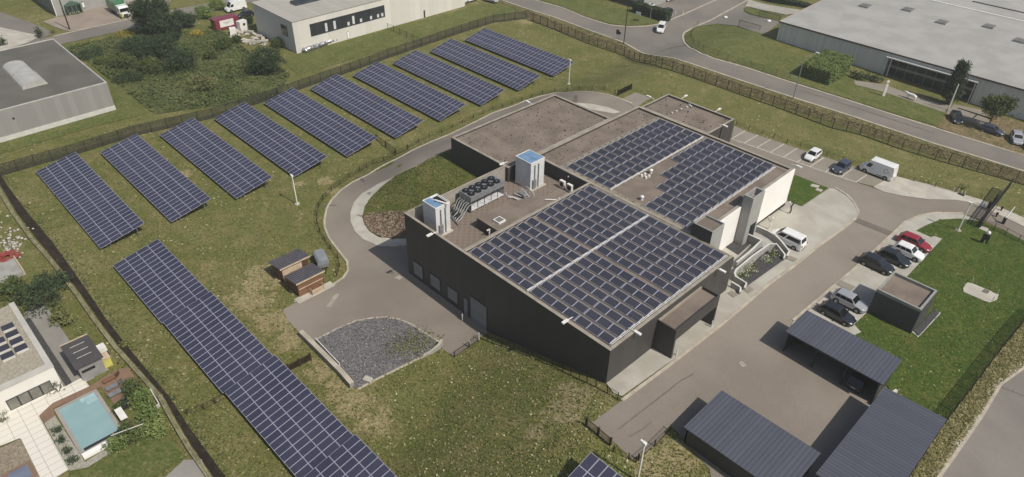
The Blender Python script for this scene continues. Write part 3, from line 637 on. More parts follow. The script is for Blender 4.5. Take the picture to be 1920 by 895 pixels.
# ================================================================== SOLAR PANELS
def panel_mesh(name, lx, ly, cell, fr, base):
    b = MB(); t = .04
    b.box(0, lx, 0, ly, -t, -.004, 0)
    b.box(0, lx, 0, fr, -.004, 0, 0); b.box(0, lx, ly-fr, ly, -.004, 0, 0); b.box(0, fr, fr, ly-fr, -.004, 0, 0); b.box(lx-fr, lx, fr, ly-fr, -.004, 0, 0)
    b.poly([(fr,fr,-.003),(lx-fr,fr,-.003),(lx-fr,ly-fr,-.003),(fr,ly-fr,-.003)], 1)
    return b
def array(name, label, group, loc, cells, pm, tilt, mats, extra, cap=100, stufflabel=None):
    """cells: list of (x,y) offsets in the tilted plane, nearest first; extra(root) adds racks"""
    root = thing(name, label, 'solar array', loc, 0, group)
    Rx = Matrix.Rotation(tilt, 4, 'X')
    me = None
    for i, (x, y, z) in enumerate(cells[:cap]):
        if me is None:
            o = pm.build('solar_panel', mats, root); me = o.data
        else:
            o = bpy.data.objects.new('solar_panel', me); C.objects.link(o); o.parent = root
        o.matrix_basis = Matrix.Translation(Vector((0,0,z))) @ Rx @ Matrix.Translation((x, y, 0)) if not isinstance(z, tuple) else Matrix.Translation(z) @ Rx
    rest = cells[cap:]
    if rest:
        b = MB()
        for (x, y, z) in rest:
            Mx = (Matrix.Translation(Vector((0,0,z))) @ Rx @ Matrix.Translation((x, y, 0))) if not isinstance(z, tuple) else Matrix.Translation(z) @ Rx
            b.mesh([Mx @ Vector(v) for v in pm.v], [], 0); n0 = len(b.v)-len(pm.v)
            for f, m in zip(pm.f, pm.m): b.f.append(tuple(i+n0 for i in f)); b.m.append(m); b.sm.append(False)
        o = b.build('solar_panel_remainder', mats, root); o['kind'] = 'stuff'
    extra(root)
    return root
GW, GL, GT = 1.655, .992, math.radians(11.3)
pm_g = panel_mesh('g', .985, 1.645, m_cell, .032, 0)
PIT = 1.0
def ground_array(label, loc, ncol, nrow=4, posts=True, group='ground solar arrays in the field', cap=100, pitx=PIT, ws=1.666, tilt=GT, pm=pm_g, name='solar_array'):
    cells = [(i*pitx, j*ws, 0) for i in range(ncol-1, -1, -1) for j in range(nrow)]
    def extra(root):
        ln, dp = ncol*pitx, nrow*ws
        c, s = math.cos(tilt), math.sin(tilt)
        for y in (.12*dp, .37*dp, .63*dp, .88*dp):
            b = MB(); b.box(0, ln, -.05, .05, -.06, .02, 0, Matrix.Translation((0, y*c, y*s-.10))); b.build('rail', m_galv, root)
        n = max(2, int(ln/4.8)+1)
        for k in range(n):
            x = .35 + k*(ln-.7)/(n-1)
            b = MB(); b.cyl((x, .1*dp*c, .1*dp*s-.12), (x, .93*dp*c, .93*dp*s-.12), .05, n=6); b.build('rafter', m_galv, root)
            for y in (.22*dp, .82*dp):
                zg = T(loc[0]+x, loc[1]+y*c) - loc[2]
                b = MB(); b.cyl((x, y*c, zg-.2), (x, y*c, y*s-.14), .06, n=6); b.build('post', m_galv, root)
    return array(name, label, group, loc, cells, pm, tilt, [m_pframe, m_cell], extra, cap)
fit = [(-127.1,162.6),(-115.3,173.7),(-103.2,184.6),(-91.4,195.9),(-79.6,207.3),(-67.7,218.8),(-55.8,230.4),(-43.8,241.9),(-31.9,254.0),(-19.8,266.4)]
order = ['first of the slanting row, nearest the ditch','second array counted from the ditch','third array counted from the ditch','fourth array counted from the ditch','fifth array, with the white lamp pole off its lower corner','sixth array, next to the wooden gate by the drive','seventh array counted from the ditch','eighth array counted from the ditch','ninth array, next to the last one by the street','last of the slanting row, nearest the street corner']
order[3] = 'fourth from the ditch, its end corner behind the white lamp pole'; order[4] = 'fifth counted from the ditch, its end beyond the lamp pole'
for (ox, oy), od in zip(fit, order):
    q = rot(Vector((ox*.62 + 14.1, oy*.62 - 76.8, 0)))
    ground_array('ground solar array, ' + od, (q.x, q.y, .56), 29)
# long foreground run of four stepped tables
a0 = Zp(212, 497.8, .6); a1 = Zp(303.4, 607.5, .6); a2 = Zp(421.8, 741, .7)
print('strip', a0, a1, a2)
y0 = a0.y; xs = a0.x
segs = []
n1 = round(a1.x-a0.x); n2 = round(a2.x-a1.x)
segs = [(a0.x, a0.y, .60, n1, 'first table of the long stepped run, nearest the ditch corner'), (a0.x+n1*PIT+.02, a0.y+.17, .70, n2, 'second table of the long stepped run, stepped up from the first'), (a0.x+(n1+n2)*PIT+.04, a0.y+.36, .82, 16, 'third table of the long stepped run, reaching the bottom edge'), (a0.x+(n1+n2+16)*PIT+.06, a0.y+.56, .98, 12, 'nearest table of the long stepped run, cut by the bottom edge')]
for x, y, z, n, lab in segs: ground_array('dark solar table, ' + lab, (x, y, z), n, group='long stepped run of solar tables')
# ---- bottom array beside the yard gate
hc = G(1108.3, 847.6, 2.5)
pm_b = panel_mesh('b', 1.0, 1.66, m_cell, .035, 0)
tl = math.radians(14)
ground_array('dark solar array cut by the bottom edge below the slatted yard gate', (hc.x, hc.y-4*1.68*math.cos(tl), hc.z-4*1.68*math.sin(tl)), 10, 4, group='ground solar arrays in the field', pitx=1.03, ws=1.68, tilt=tl, pm=pm_b)
# ---- roof arrays: landscape panels on low racks, every panel on its own tilt
RT = math.radians(11)
pm_r = panel_mesh('r', 1.58, 1.06, m_cellr, .026, 0)
m_back = M('rack_plate', L(122,120,116), L(108,106,102), 1.5, .6, .3)
def roof_array(label, cells):
    x0 = min(c[0] for c in cells); y0 = min(c[1] for c in cells)
    loc = (x0, y0, DK)
    cs = [(0, 0, (x-x0, y-y0, .14)) for x, y in sorted(cells, key=lambda c: c[1]-c[0])]
    def extra(root):
        for yy in sorted(set(round(c[1], 3) for c in cells)):
            xx = [c[0] for c in cells if abs(c[1]-yy) < .01]
            b = MB(); a, e = min(xx)-x0, max(xx)-x0+1.58; y = yy-y0
            b.poly([(a, y+1.05, .335), (a, y+1.36, .06), (e, y+1.36, .06), (e, y+1.05, .335)]); b.box(a, e, y+.02, y+.06, .05, .1)
            for x in xx + [e+x0-.03]:
                b.poly([(x-x0-.072,y,.152),(x-x0-.0,y,.152),(x-x0-.0,y+1.06,.358),(x-x0-.072,y+1.06,.358)], 1)
            b.build('rack', [m_back, m_pframe], root)
    return array('solar_array', label, 'solar arrays on the plant roof', loc, cs, pm_r, RT, [m_pframe, m_cellr], extra)
rowsA = [.80+1.6*i for i in range(7)] + [12.28+1.585*i for i in range(7)]
roof_array('six-column rooftop solar array between the sunken deck and the white double cable tray', [(12.0+1.65*i+(.12 if i > 2 else 0), y) for i in range(6) for y in rowsA])
roof_array('seven-column rooftop solar array between the double cable tray and the canopy eave', [(22.2+1.64*i+(.12 if i > 3 else 0), y) for i in range(7) for y in rowsA])
rowsC = [46.05-1.64*i for i in range(14)]
roof_array('five-column rooftop solar array of the upper block, left of its cable tray', [(6.2+1.64*i+(.12 if i > 2 else 0), y) for i in range(5) for y in rowsC])
cc = []
for i, y in enumerate(rowsC):
    n = 7 if i < 6 else 6 if i < 9 else 5 if i < 11 else 4
    cc += [(26.85-1.65*(k+1)-(.1 if k > 3 else 0), y) for k in range(n)]
roof_array('dark rooftop solar array with a stepped edge round the bare gravel and vents', cc)
# ================================================================== VEHICLES
def paint(name, c, rough=.22, metal=.0):
    n = NT(name); p = n.pos(True); n.col(n.mix(n.ramp(n.noise(p, 1.2, 4), .35, .7), c, tuple(v*.9 for v in c))); n.b.inputs['Coat Weight'].default_value = .6; return n.fin(rough+.15, .5, metal)
m_pred = paint('red_paint', L(150,30,44)); m_pwht = paint('white_car_paint', L(238,238,234)); m_pblk = paint('black_car_paint', L(30,33,36)); m_psil = paint('silver_car_paint', L(176,178,182), .3, .3)
m_pgry = paint('dark_grey_car_paint', L(66,72,84)); m_pgrn = paint('green_truck_paint', L(62,122,80)); m_cont = paint('maroon_container_paint', L(128,42,60), .5)
m_cglass = M('car_glass', L(26,29,32), None, 1, .06, .7); m_rim = M('rim_alloy', L(150,150,152), None, 1, .35, .5, .5)
m_hl = M('headlight_glass', L(226,228,230), None, 1, .1, .7); m_tl = M('tail_light_red', L(150,24,24), None, 1, .2, .5); m_trim = M('black_trim', L(28,28,29), None, 1, .6, .3)
def wheel(root, x, y, r, w):
    s = 1 if y > 0 else -1
    wh = MB(); wh.cyl((x, y-s*w, r), (x, y, r), r, r, 16); o = wh.build('wheel', m_rubber, root)
    b = MB(); b.cyl((x, y-s*.02, r), (x, y+s*.012, r), r*.66, r*.6, 14); b.build('rim', m_rim, o)
def car(label, pt, rz, L_, Wd, H, mp, kind='hatch', group=None, roofmat=None, extras=None, name=None, cat='car'):
    z = T(pt.x, pt.y) + .1
    root = thing(name or 'parked_car', label, cat, (pt.x, pt.y, z), rz, group)
    h = Wd/2; l = L_/2; r = .33
    if kind == 'van':   P = dict(belt=1.12, nose=.98, hood=.50, ws0=.36, ws1=.235, tail=.03, rb=-.485, tilt=.90); r = .36
    elif kind == 'mpv': P = dict(belt=1.12, nose=.80, hood=1.0, ws0=.33, ws1=.15, tail=.045, rb=-.47, tilt=.80); r = .33
    elif kind == 'suv': P = dict(belt=1.02, nose=.82, hood=1.0, ws0=.22, ws1=.08, tail=.10, rb=-.46, tilt=.78); r = .36
    else:               P = dict(belt=.92, nose=.70, hood=.92, ws0=.23, ws1=.06, tail=.10, rb=-.465, tilt=.76)
    bt = P['belt']; zb = .22
    # lower body lofted along the length: (x, half width, z bottom, z shoulder, z top)
    X = lambda f: f*L_
    st = [(-l, h*.80, .34, .62, bt*.80), (-l+.08, h*.90, .26, .66, bt*.93), (-l+.38, h*.985, zb, .70, bt*1.0), (0, h, zb, .72, bt), (X(P['ws0'])-.02, h*.99, zb, .70, bt-.01), (X(P['ws0'])+.35, h*.975, zb, .66, (bt+P['nose'])/2+.03), (l-.30, h*.90, zb, .60, P['nose']), (l-.07, h*.76, .26, .52, P['nose']*.86), (l, h*.62, .32, .48, P['nose']*.72)]
    rings = []
    for x, w, a, m, t in st:
        rings.append([(x, -w*.92, a), (x, -w, a+.14), (x, -w, m), (x, -w*.97, t-.06), (x, -w*.88, t), (x, 0, t+.025), (x, w*.88, t), (x, w*.97, t-.06), (x, w, m), (x, w, a+.14), (x, w*.92, a)])
    b = MB(); b.loft(rings, 0, True)
    # cabin shell
    x0, x1, x2, x3 = X(P['rb']), X(P['rb']+P['tail']), X(P['ws1']), X(P['ws0'])
    wb, wt = h*.93, h*P['tilt']
    def ring(f):   # f 0 belt .. 1 roof
        a = x0+(x1-x0)*f; e = x3+(x2-x3)*f; w = wb+(wt-wb)*f; zz = bt-.03+(H-.05-bt+.03)*f
        return [(a, -w, zz), (e, -w, zz), (e, w, zz), (a, w, zz)]
    b.loft([ring(0), ring(1)], 0, False, False, False)
    rr = ring(1); ins = lambda k, dz: [((x1+x2)/2+(p[0]-(x1+x2)/2)*k, p[1]*k, H+dz) for p in rr]
    top = [rr, ins(.94, -.015), ins(.6, .0)]
    for q in range(2):
        for i in range(4): b.poly([top[q][i], top[q][(i+1)%4], top[q+1][(i+1)%4], top[q+1][i]], 1, True)
    b.poly(top[2], 1, True)
    # wheel arches and sills
    for xx in (X(.305), X(-.30)):
        for s in (-1, 1): b.cyl((xx, s*(h*.6), r), (xx, s*(h+.004), r), r+.055, r+.055, 16, 2)
    b.box(X(-.2), X(.2), -h-.005, h+.005, zb-.02, zb+.1, 2)
    b.box(-l-.01, -l+.25, -h*.72, h*.72, .30, .46, 2); b.box(l-.2, l+.012, -h*.5, h*.5, .3, .42, 2)
    o = b.build('body', [mp, roofmat or mp, m_trim], root, merge=False)
    def face(i, f0, f1, g0, g1, nm, out=.008):
        """window on cabin face i between fractions along it (f) and up it (g)"""
        lo, hi = ring(0), ring(1); j = (i+1) % 4
        P3 = lambda f, g: (Vector(lo[i]).lerp(Vector(lo[j]), f)).lerp(Vector(hi[i]).lerp(Vector(hi[j]), f), g)
        q = [P3(f0, g0), P3(f1, g0), P3(f1, g1), P3(f0, g1)]
        nr = (q[1]-q[0]).cross(q[3]-q[0]).normalized(); c = sum(q, Vector())/4
        if nr.dot(c-Vector((0,0,c.z))) < 0: nr = -nr
        q = [p+nr*out for p in q]; mb = MB(); mb.poly(q); mb.poly([p-nr*.004 for p in q][::-1])
        mb.build(nm, m_cglass, root)
    face(1, .06, .94, .10, .93, 'windscreen'); face(3, .1, .9, .25 if kind in ('van',) else .16, .9, 'rear_window') if kind != 'van' else None
    if kind == 'van':
        for i, f in ((0, (.80, .965)), (2, (.035, .2))): face(i, f[0], f[1], .12, .62, 'side_window')
    elif kind == 'mpv':
        for i, fs in ((0, ((.05,.60),(.66,.93))), (2, ((.07,.34),(.40,.95)))):
            for f in fs: face(i, f[0], f[1], .15, .82, 'side_window')
    else:
        for i, fs in ((0, ((.08,.30),(.325,.60),(.625,.93))), (2, ((.07,.375),(.40,.675),(.70,.92)))):
            for f in fs: face(i, f[0], f[1], .12, .86, 'side_window')
    for xx in (X(.305), X(-.30)):
        for s in (-1, 1): wheel(root, xx, s*(h+.01), r, .22)
    for s in (-1, 1):
        mb = MB(); mb.loft([[(l-.34, s*h*.70, P['nose']-.10), (l-.34, s*h*.90, P['nose']-.10), (l-.34, s*h*.88, P['nose']+.012), (l-.34, s*h*.72, P['nose']+.018)], [(l-.04, s*h*.50, P['nose']*.74), (l-.10, s*h*.745, P['nose']*.74), (l-.12, s*h*.74, P['nose']*.88), (l-.06, s*h*.52, P['nose']*.89)]]); mb.build('headlight', m_hl, root)
        mb = MB(); mb.box(-l-.012, -l+.12, *sorted((s*h*.62, s*h*.84)), bt*.72, bt*.92); mb.build('tail_light', m_tl, root)
        mb = MB(); mb.box(x3-.28, x3-.12, *sorted((s*(h*.95), s*(h*1.13))), bt+.02, bt+.15); mb.build('wing_mirror', mp, root)
    mb = MB(); mb.box(-l-.018, -l-.008, -.25, .25, .55, .66); mb.box(l+.0, l+.016, -.25, .25, .38, .48); mb.build('number_plate', m_white, root)
    if extras: extras(root, locals())
    return root
HP = PI/2
def emblem(root, v):
    h, H = v['h'], v['H']; b = MB(); m = 20
    f = lambda zz: v['wb'] + (v['wt']-v['wb'])*((zz-v['bt'])/(H-v['bt']))
    for k in range(m):
        a0, a1 = math.radians(40+k*280/m), math.radians(40+(k+1)*280/m); R0, R1 = .30, .36
        cx, cz = -1.45, 1.55
        q = [(cx-R*math.cos(a), cz+R*math.sin(a)) for R, a in ((R0,a0),(R1,a0),(R1,a1),(R0,a1))]
        for s in (1,):
            b.poly([(x, s*(f(z)+.012), z) for x, z in q])
    for x0, x1, z0, z1 in ((-1.95,-1.66,1.44,1.50),(-1.95,-1.72,1.54,1.60)):
        b.poly([(x0, f(z0)+.012, z0), (x1, f(z0)+.012, z0), (x1, f(z1)+.012, z1), (x0, f(z1)+.012, z1)])
    b.build('side_emblem', m_frame, root)
    b = MB(); b.box(-2.0, -.2, v['h']+.0, v['h']+.02, .48, .56); b.build('side_trim', m_trim, root)
car('red estate car parked at the end of the bay row, nearest the lamp pole', G(1712,462), 0, 4.5, 1.78, 1.5, m_pred)
def redpatch(root, v):
    b = MB(); b.box(-1.2, -.75, -v['h']-.006, -v['h'], .62, .86); b.build('door_sticker', m_pred, root)
car('white car with white roof and dark pillars between the red car and a black car', G(1700,480), 0, 4.1, 1.78, 1.58, m_pwht, 'suv', extras=redpatch)
car('black hatchback parked against the white car, roof low and dark', G(1674,491), 0, 4.2, 1.78, 1.48, m_pblk)
car('black estate parked beside the grey pump house, its near side in shade', G(1641,503), 0, 4.5, 1.8, 1.55, m_pblk, 'suv')
car('silver hatchback parked between the pump house and a black car', G(1590,573), 0, 4.3, 1.78, 1.56, m_psil, 'suv')
car('black car parked tight beside the ribbed carport roof', G(1567,596), 0, 4.4, 1.8, 1.5, m_pblk)
car('white passenger van with dark side windows behind the curved ramp wall', G(1474,456), PI, 5.0, 1.92, 1.95, m_pwht, 'mpv', name='minivan', cat='van')
car('small white hatchback in a marked parking bay', G(1522,298), -HP, 3.7, 1.68, 1.5, m_pwht)
car('dark grey hatchback in the bay beside the white panel van', G(1576,320), -HP, 4.1, 1.75, 1.5, m_pgry)
car('white high-roof panel van with a grey round emblem on its side, parked along the bays', G(1643,328), PI, 5.5, 2.05, 2.55, m_pwht, 'van', extras=emblem, name='panel_van', cat='van')
pa, pb = G(1243,52), G(1237,64)
car('white van driving round the street junction', G(1239,59), math.atan2(pb.y-pa.y, pb.x-pa.x), 4.4, 1.85, 1.95, m_pwht, 'mpv', name='small_van', cat='van')
car('dark suv parked beside the tall hedge near the junction', G(1247,29), -HP-.2, 4.4, 1.85, 1.7, m_pblk, 'suv')
car('dark car cut by the top edge above the hedge', G(1233,2), HP, 4.3, 1.8, 1.5, m_pblk); car('white car cut by the top edge beside the dark one', G(1256,1), HP, 4.3, 1.8, 1.5, m_pwht)
car('white van cut by the top edge at the factory corner', G(880,3), -HP, 4.6, 1.9, 1.9, m_pwht, 'mpv', name='small_van', cat='van'); car('silver car at the end of the factory lawn', G(921,4), .2, 4.2, 1.75, 1.5, m_psil)
car('grey car cut by the top edge between the white van and the silver car', G(898,-3), -HP, 4.2, 1.75, 1.5, m_psil)
car('white high-roof van parked behind the maroon container', G(443,20), -HP, 5.6, 2.0, 2.5, m_pwht, 'van', name='panel_van', cat='van'); car('black car between the white van and the factory wall', G(461,32), -HP, 4.2, 1.78, 1.45, m_pblk)
car('black car parked under the tall tree by the low kerb frame', G(1791,227), -HP+.5, 4.2, 1.78, 1.5, m_pblk); car('dark car below the leafy tree by the street', G(1857,250), .0, 4.2, 1.78, 1.48, m_pgry)
car('grey silver car with bright headlight near the right edge of the street', G(1903,266), -HP+.4, 4.4, 1.8, 1.6, m_psil, 'suv'); car('dark car cut by the right edge of the photo', G(1931,280), -HP+.4, 4.4, 1.8, 1.5, m_pblk)
car('dark car standing inside the open carport, its white plate showing', G(1612,716), HP, 4.4, 1.8, 1.5, m_pblk)
# garbage truck
q = G(226, 27); tr = thing('garbage_truck', 'green garbage truck with a white cab on the brick apron', 'truck', (q.x, q.y, T(q.x, q.y)+.08), .0)
b = MB(); b.loft([[(-5.2,-1.2,1.0),(-5.2,1.2,1.0),(-5.0,1.2,2.3),(-5.0,-1.2,2.3)], [(-4.3,-1.25,.9),(-4.3,1.25,.9),(-4.3,1.25,3.3),(-4.3,-1.25,3.3)], [(1.4,-1.25,1.1),(1.4,1.25,1.1),(1.4,1.25,3.3),(1.4,-1.25,3.3)]])
for k in range(5): b.box(-4.0+k*1.2,-3.88+k*1.2,-1.29,1.29,1.2,3.32)
b.build('hopper_body', m_pgrn, tr); b = MB(); b.box(-4.8,4.2,-.5,.5,.6,1.0); b.box(-3,1.5,-1.2,1.2,.75,1.05); b.build('chassis', m_black, tr)
b = MB(); b.loft([[(1.9,-1.22,.8),(1.9,1.22,.8),(1.9,1.22,2.9),(1.9,-1.22,2.9)], [(3.6,-1.22,.6),(3.6,1.22,.6),(3.6,1.18,2.9),(3.6,-1.18,2.9)], [(4.1,-1.2,.5),(4.1,1.2,.5),(3.95,1.15,2.5),(3.95,-1.15,2.5)]]); b.build('cab', m_pwht, tr)
b = MB(); b.poly([(4.06,-1.05,1.6),(4.06,1.05,1.6),(3.99,1.02,2.42),(3.99,-1.02,2.42)]); b.build('windscreen', m_cglass, tr)
b = MB(); b.box(2.5,3.5,-1.235,1.235,1.65,2.4); b.build('side_window', m_cglass, tr); b = MB(); b.box(1.0,1.4,-1.3,1.3,3.3,3.6); b.build('roof_beacon_bar', m_pgrn, tr)
for xx in (-3.4,-2.3,3.1):
    for s in (-1,1): wheel(tr, xx, s*1.25, .5, .35)
# worker beside the truck
def person(label, pt, hi, top, legs):
    me = bpy.data.meshes.new('person'); J = [(0,0,.93),(0,0,1.15),(0,0,1.38),(0,0,1.50),(0,0,1.60),(0,.01,1.72),(.09,0,.88),(.11,.02,.48),(.11,-.03,.06),(.11,.11,.03),(-.09,0,.88),(-.11,-.02,.48),(-.12,.02,.06),(-.12,.15,.03),(.19,0,1.40),(.25,.02,1.12),(.27,.10,.88),(-.19,0,1.40),(-.25,.02,1.12),(-.27,.08,.88)]
    Ed = [(0,1),(1,2),(2,3),(3,4),(4,5),(0,6),(6,7),(7,8),(8,9),(0,10),(10,11),(11,12),(12,13),(2,14),(14,15),(15,16),(2,17),(17,18),(18,19)]
    Rr = [.15,.14,.16,.06,.09,.10,.10,.07,.055,.04,.10,.07,.055,.04,.075,.05,.045,.075,.05,.045]
    me.from_pydata(J, Ed, []); o = bpy.data.objects.new('person', me); C.objects.link(o)
    sk = o.modifiers.new('Skin', 'SKIN'); 
    for i, v in enumerate(me.skin_vertices[0].data if me.skin_vertices else []): v.radius = (Rr[i], Rr[i]); v.use_root = (i == 0)
    return o, J
def make_person(label, pt, rz, mt, mlg):
    me = bpy.data.meshes.new('tmp'); ob, J = person(label, pt, 0, mt, mlg)
    if not ob.data.skin_vertices:
        bm = bmesh.new(); bm.from_mesh(ob.data); bm.verts.layers.skin.verify(); bm.to_mesh(ob.data); bm.free()
        Rr = [.15,.14,.16,.06,.09,.10,.10,.07,.055,.04,.10,.07,.055,.04,.075,.05,.045,.075,.05,.045]
        for i, v in enumerate(ob.data.skin_vertices[0].data): v.radius = (Rr[i], Rr[i]); v.use_root = (i == 0)
    sb = ob.modifiers.new('Sub', 'SUBSURF'); sb.levels = 1; sb.render_levels = 1
    bpy.context.view_layer.update()
    ev = ob.evaluated_get(bpy.context.evaluated_depsgraph_get()); m2 = bpy.data.meshes.new_from_object(ev)
    bpy.data.objects.remove(ob)
    o = bpy.data.objects.new('person', m2); C.objects.link(o)
    m2.materials.clear()
    for m in (mt, mlg, m_skin): m2.materials.append(m)
    for p in m2.polygons:
        c = p.center; p.use_smooth = True
        p.material_index = 2 if c.z > 1.55 else 0 if c.z > .92 else 1
    o.location = (pt.x, pt.y, T(pt.x, pt.y)+.08); o.rotation_euler = (0,0,rz); tag(o, label, 'person')
m_skin = M('skin', L(190,150,128)); m_hi = M('hi_vis', L(214,226,70))
make_person('person in yellow high-visibility clothing standing beside the green truck', G(231,37), .5, m_hi, m_hi)
# container, trailer
q = G(424, 52); ct = thing('shipping_container', 'maroon shipping container with a white sign board on its long side', 'container', (q.x, q.y, T(q.x,q.y)), 0)
b = MB(); b.box(-1.3,1.3,-3.0,3.0,.12,2.6)
for k in range(14): b.box(1.3,1.33,-2.9+k*.43,-2.7+k*.43,.25,2.5); b.box(-1.33,-1.3,-2.9+k*.43,-2.7+k*.43,.25,2.5)
b.build('body', m_cont, ct); b = MB(); b.box(1.335,1.37,-1.9,1.6,.75,2.35); sg = b.build('sign_board', m_white, ct)
b = MB()
for z, a, e in ((1.75,-1.1,.9),(1.55,-.9,.6),(1.3,-.5,.3)): b.box(1.371,1.378,a,e,z,z+.07)
b.build('sign_lettering', m_galv, sg); b = MB(); b.box(-1.2,1.2,3.0,3.05,.3,2.5); b.build('door', m_cont, ct)
q = G(604, 497); tl_ = thing('box_trailer', 'grey covered trailer standing on the grass behind the timber sheds', 'trailer', (q.x, q.y, T(q.x,q.y)), math.radians(-18))
b = MB(); b.box(-1.35,1.35,-.75,.75,.5,1.0); b.build('bed', m_galv, tl_); b = MB(); pr = [(-.78,1.0),(-.78,1.5),(-.5,1.72),(.5,1.72),(.78,1.5),(.78,1.0)]
b.loft([[(-1.42,y,z) for y,z in pr],[(1.42,y,z) for y,z in pr]]); b.build('cover', M('tarpaulin_grey', L(142,148,152), None, 1, .6), tl_)
b = MB(); b.tube([(1.35,.4,.5),(2.3,0,.45)],.05); b.tube([(1.35,-.4,.5),(2.3,0,.45)],.05); b.cyl((2.2,0,.45),(2.2,0,.05),.05); b.build('drawbar', m_black, tl_)
for s in (-1,1): wheel(tl_, 0, s*.92, .3, .18)
# ================================================================== FENCES AND POLES
def mesh_mat(name, c, alpha):
    n = NT(name); p = n.pos(); n.col(n.mix(n.ramp(n.noise(p,.35,4),.35,.65), c, tuple(v*.75 for v in c)))
    tr_ = n.n('ShaderNodeBsdfTransparent'); mx = n.n('ShaderNodeMixShader'); mx.inputs[0].default_value = alpha
    n.l(tr_.outputs[0], mx.inputs[1]); n.l(n.b.outputs[0], mx.inputs[2]); n.l(mx.outputs[0], n.out.inputs[0]); return n.fin(.7, .2)
m_fmesh = mesh_mat('fence_wire_mesh', L(52,52,44), .30); m_fscreen = mesh_mat('fence_screen_mesh', L(66,64,58), .62); m_fthin = mesh_mat('low_fence_mesh', L(60,52,40), .16); m_fgreen = mesh_mat('green_mesh', L(44,58,40), .55)
m_fdark = mesh_mat('dark_screen_mesh', L(40,46,40), .5)
m_fpost = M('fence_post_dark', L(36,36,34), None, 2, .6, .3)
def fence(name, label, px, h, sp, pm, mm, r=.035, group=None, base=None, cat='fence', rail=True, worldpts=None):
    pts = worldpts or PX(*px); pts = resample([Vector((p.x, p.y, 0)) for p in pts], sp)
    o = pts[0]; root = thing(name, label, cat, (o.x, o.y, T(o.x, o.y)), 0, group); zz = root.location.z
    me = None
    for p in pts:
        b = MB(); b.box(-r, r, -r, r, -.4, h+.06)
        if me is None: q = b.build('post', pm, root); me = q.data
        else: q = bpy.data.objects.new('post', me); C.objects.link(q); q.parent = root
        q.location = (p.x-o.x, p.y-o.y, T(p.x,p.y)-zz)
    for a, c in zip(pts, pts[1:]):
        b = MB(); za, zc = T(a.x,a.y)-zz, T(c.x,c.y)-zz; A, Cc = a-o, c-o
        b.poly([(A.x,A.y,za+.04),(Cc.x,Cc.y,zc+.04),(Cc.x,Cc.y,zc+h),(A.x,A.y,za+h)], 0)
        if rail:
            b.cyl((A.x,A.y,za+h),(Cc.x,Cc.y,zc+h),.022,n=4,mi=1); b.cyl((A.x,A.y,za+.06),(Cc.x,Cc.y,zc+.06),.03,n=4,mi=1)
        b.build('mesh_panel', [mm, pm], root)
    if base:
        b = strip('x', [(p.x, p.y) for p in pts], base, .12, .12, build=False)
        b.build('base_board', base, root, world=True)
    return root
fence('mesh_fence', 'tall dark screened mesh fence running behind the slanting solar arrays', [(-20,337),(0,331),(68,311),(130,294),(255,255),(400,222),(500,190),(640,141),(761,98),(850,67),(925,43),(985,36)], 2.05, 2.55, m_fpost, m_fscreen, .045)
fence('mesh_fence', 'tall brown-looking mesh fence between the site lawn and the street', [(987,36),(1040,56),(1104,83),(1170,105),(1240,128),(1300,147),(1385,177),(1470,207),(1560,241),(1612,253),(1690,281),(1752,300),(1830,322),(1870,333),(1935,352)], 2.1, 2.52, m_fpost, m_fmesh, .05, base=m_fpost)
GFENCE = [(-46,289),(-15,333),(-5,352),(25,402),(63,454),(99,495),(145,555),(179,604),(217,654),(262,704),(301,748),(329,799),(355,843),(395,901),(415,930)]
fence('garden_fence', 'weathered pale board fence between the dark ditch and the neighbouring gardens', GFENCE, .5, 2.4, M('weathered_post', L(170,166,138), L(146,142,116), 2, .9, .1), M('weathered_boards', L(146,142,112), L(116,114,88), 1.5, .9, .1), .05, rail=False)
strip('garden_wall_top', PX(*GFENCE), M('weathered_edging', L(148,143,114), L(118,114,88), 1.2, .95, .1, fine=.15), .45, .42)
fence('screen_fence', 'dark screen fence along the mown lawn beside the straw-coloured verge', [(1935,590),(1918.6,605),(1869,667),(1818.8,734),(1772,794),(1730,857),(1700,902)], 1.9, 2.6, m_fpost, m_fdark, .05)
lowpx = [(1253,187),(1234,181),(1215,173)]
fence('low_fence', 'low post and wire fence on the outer side of the curved drive', [(1153,176),(1133,170),(1110,169),(1086,169),(1063,172),(1040,173),(1017,177),(997,183),(978,189),(960,196),(942,202),(924,206),(906,214),(888,222),(867,231),(848,240),(828,249),(806,258),(785,268),(765,279)], .75, 2.3, m_postw, m_fthin, .05, rail=False)
fence('low_fence', 'low dark post fence on the grass side of the lower drive bend', [(764,282),(740,292),(720,303),(700,308),(675,322),(655,334),(638,346),(622,358),(606,375),(598,388),(594,405),(595,420),(600,436),(609,452),(620,468),(634,485),(637,500),(631,519)], .85, 2.0, m_postw, m_fthin, .05, rail=True)
fence('low_fence', 'low dark fence running down the bank along the black wall', [(899,634),(915,641),(940,650),(965,658),(990,668),(1012,677),(1035,687),(1055,697),(1070,704),(1086,712),(1100,718),(1117,726),(1138,738),(1158,750)], 1.05, 2.0, m_fpost, m_fthin, .035)
fence('low_fence', 'low post fence between the parking bays and the street-side lawn', [(1380,236),(1404,243),(1428,252),(1451,259),(1475,269),(1500,275),(1525,282),(1550,292),(1580,302),(1622,316),(1673,330),(1712,341),(1752,352),(1790,362),(1838,374)], .85, 2.6, m_postw, m_fthin, .04, rail=False)
fence('low_fence', 'dark low fence at the back of the mown lawn by the entrance barrier', [(1838,424),(1862,432),(1884,441),(1908,454),(1935,466)], 1.2, 2.4, m_fpost, m_fthin, .04, base=m_fpost)
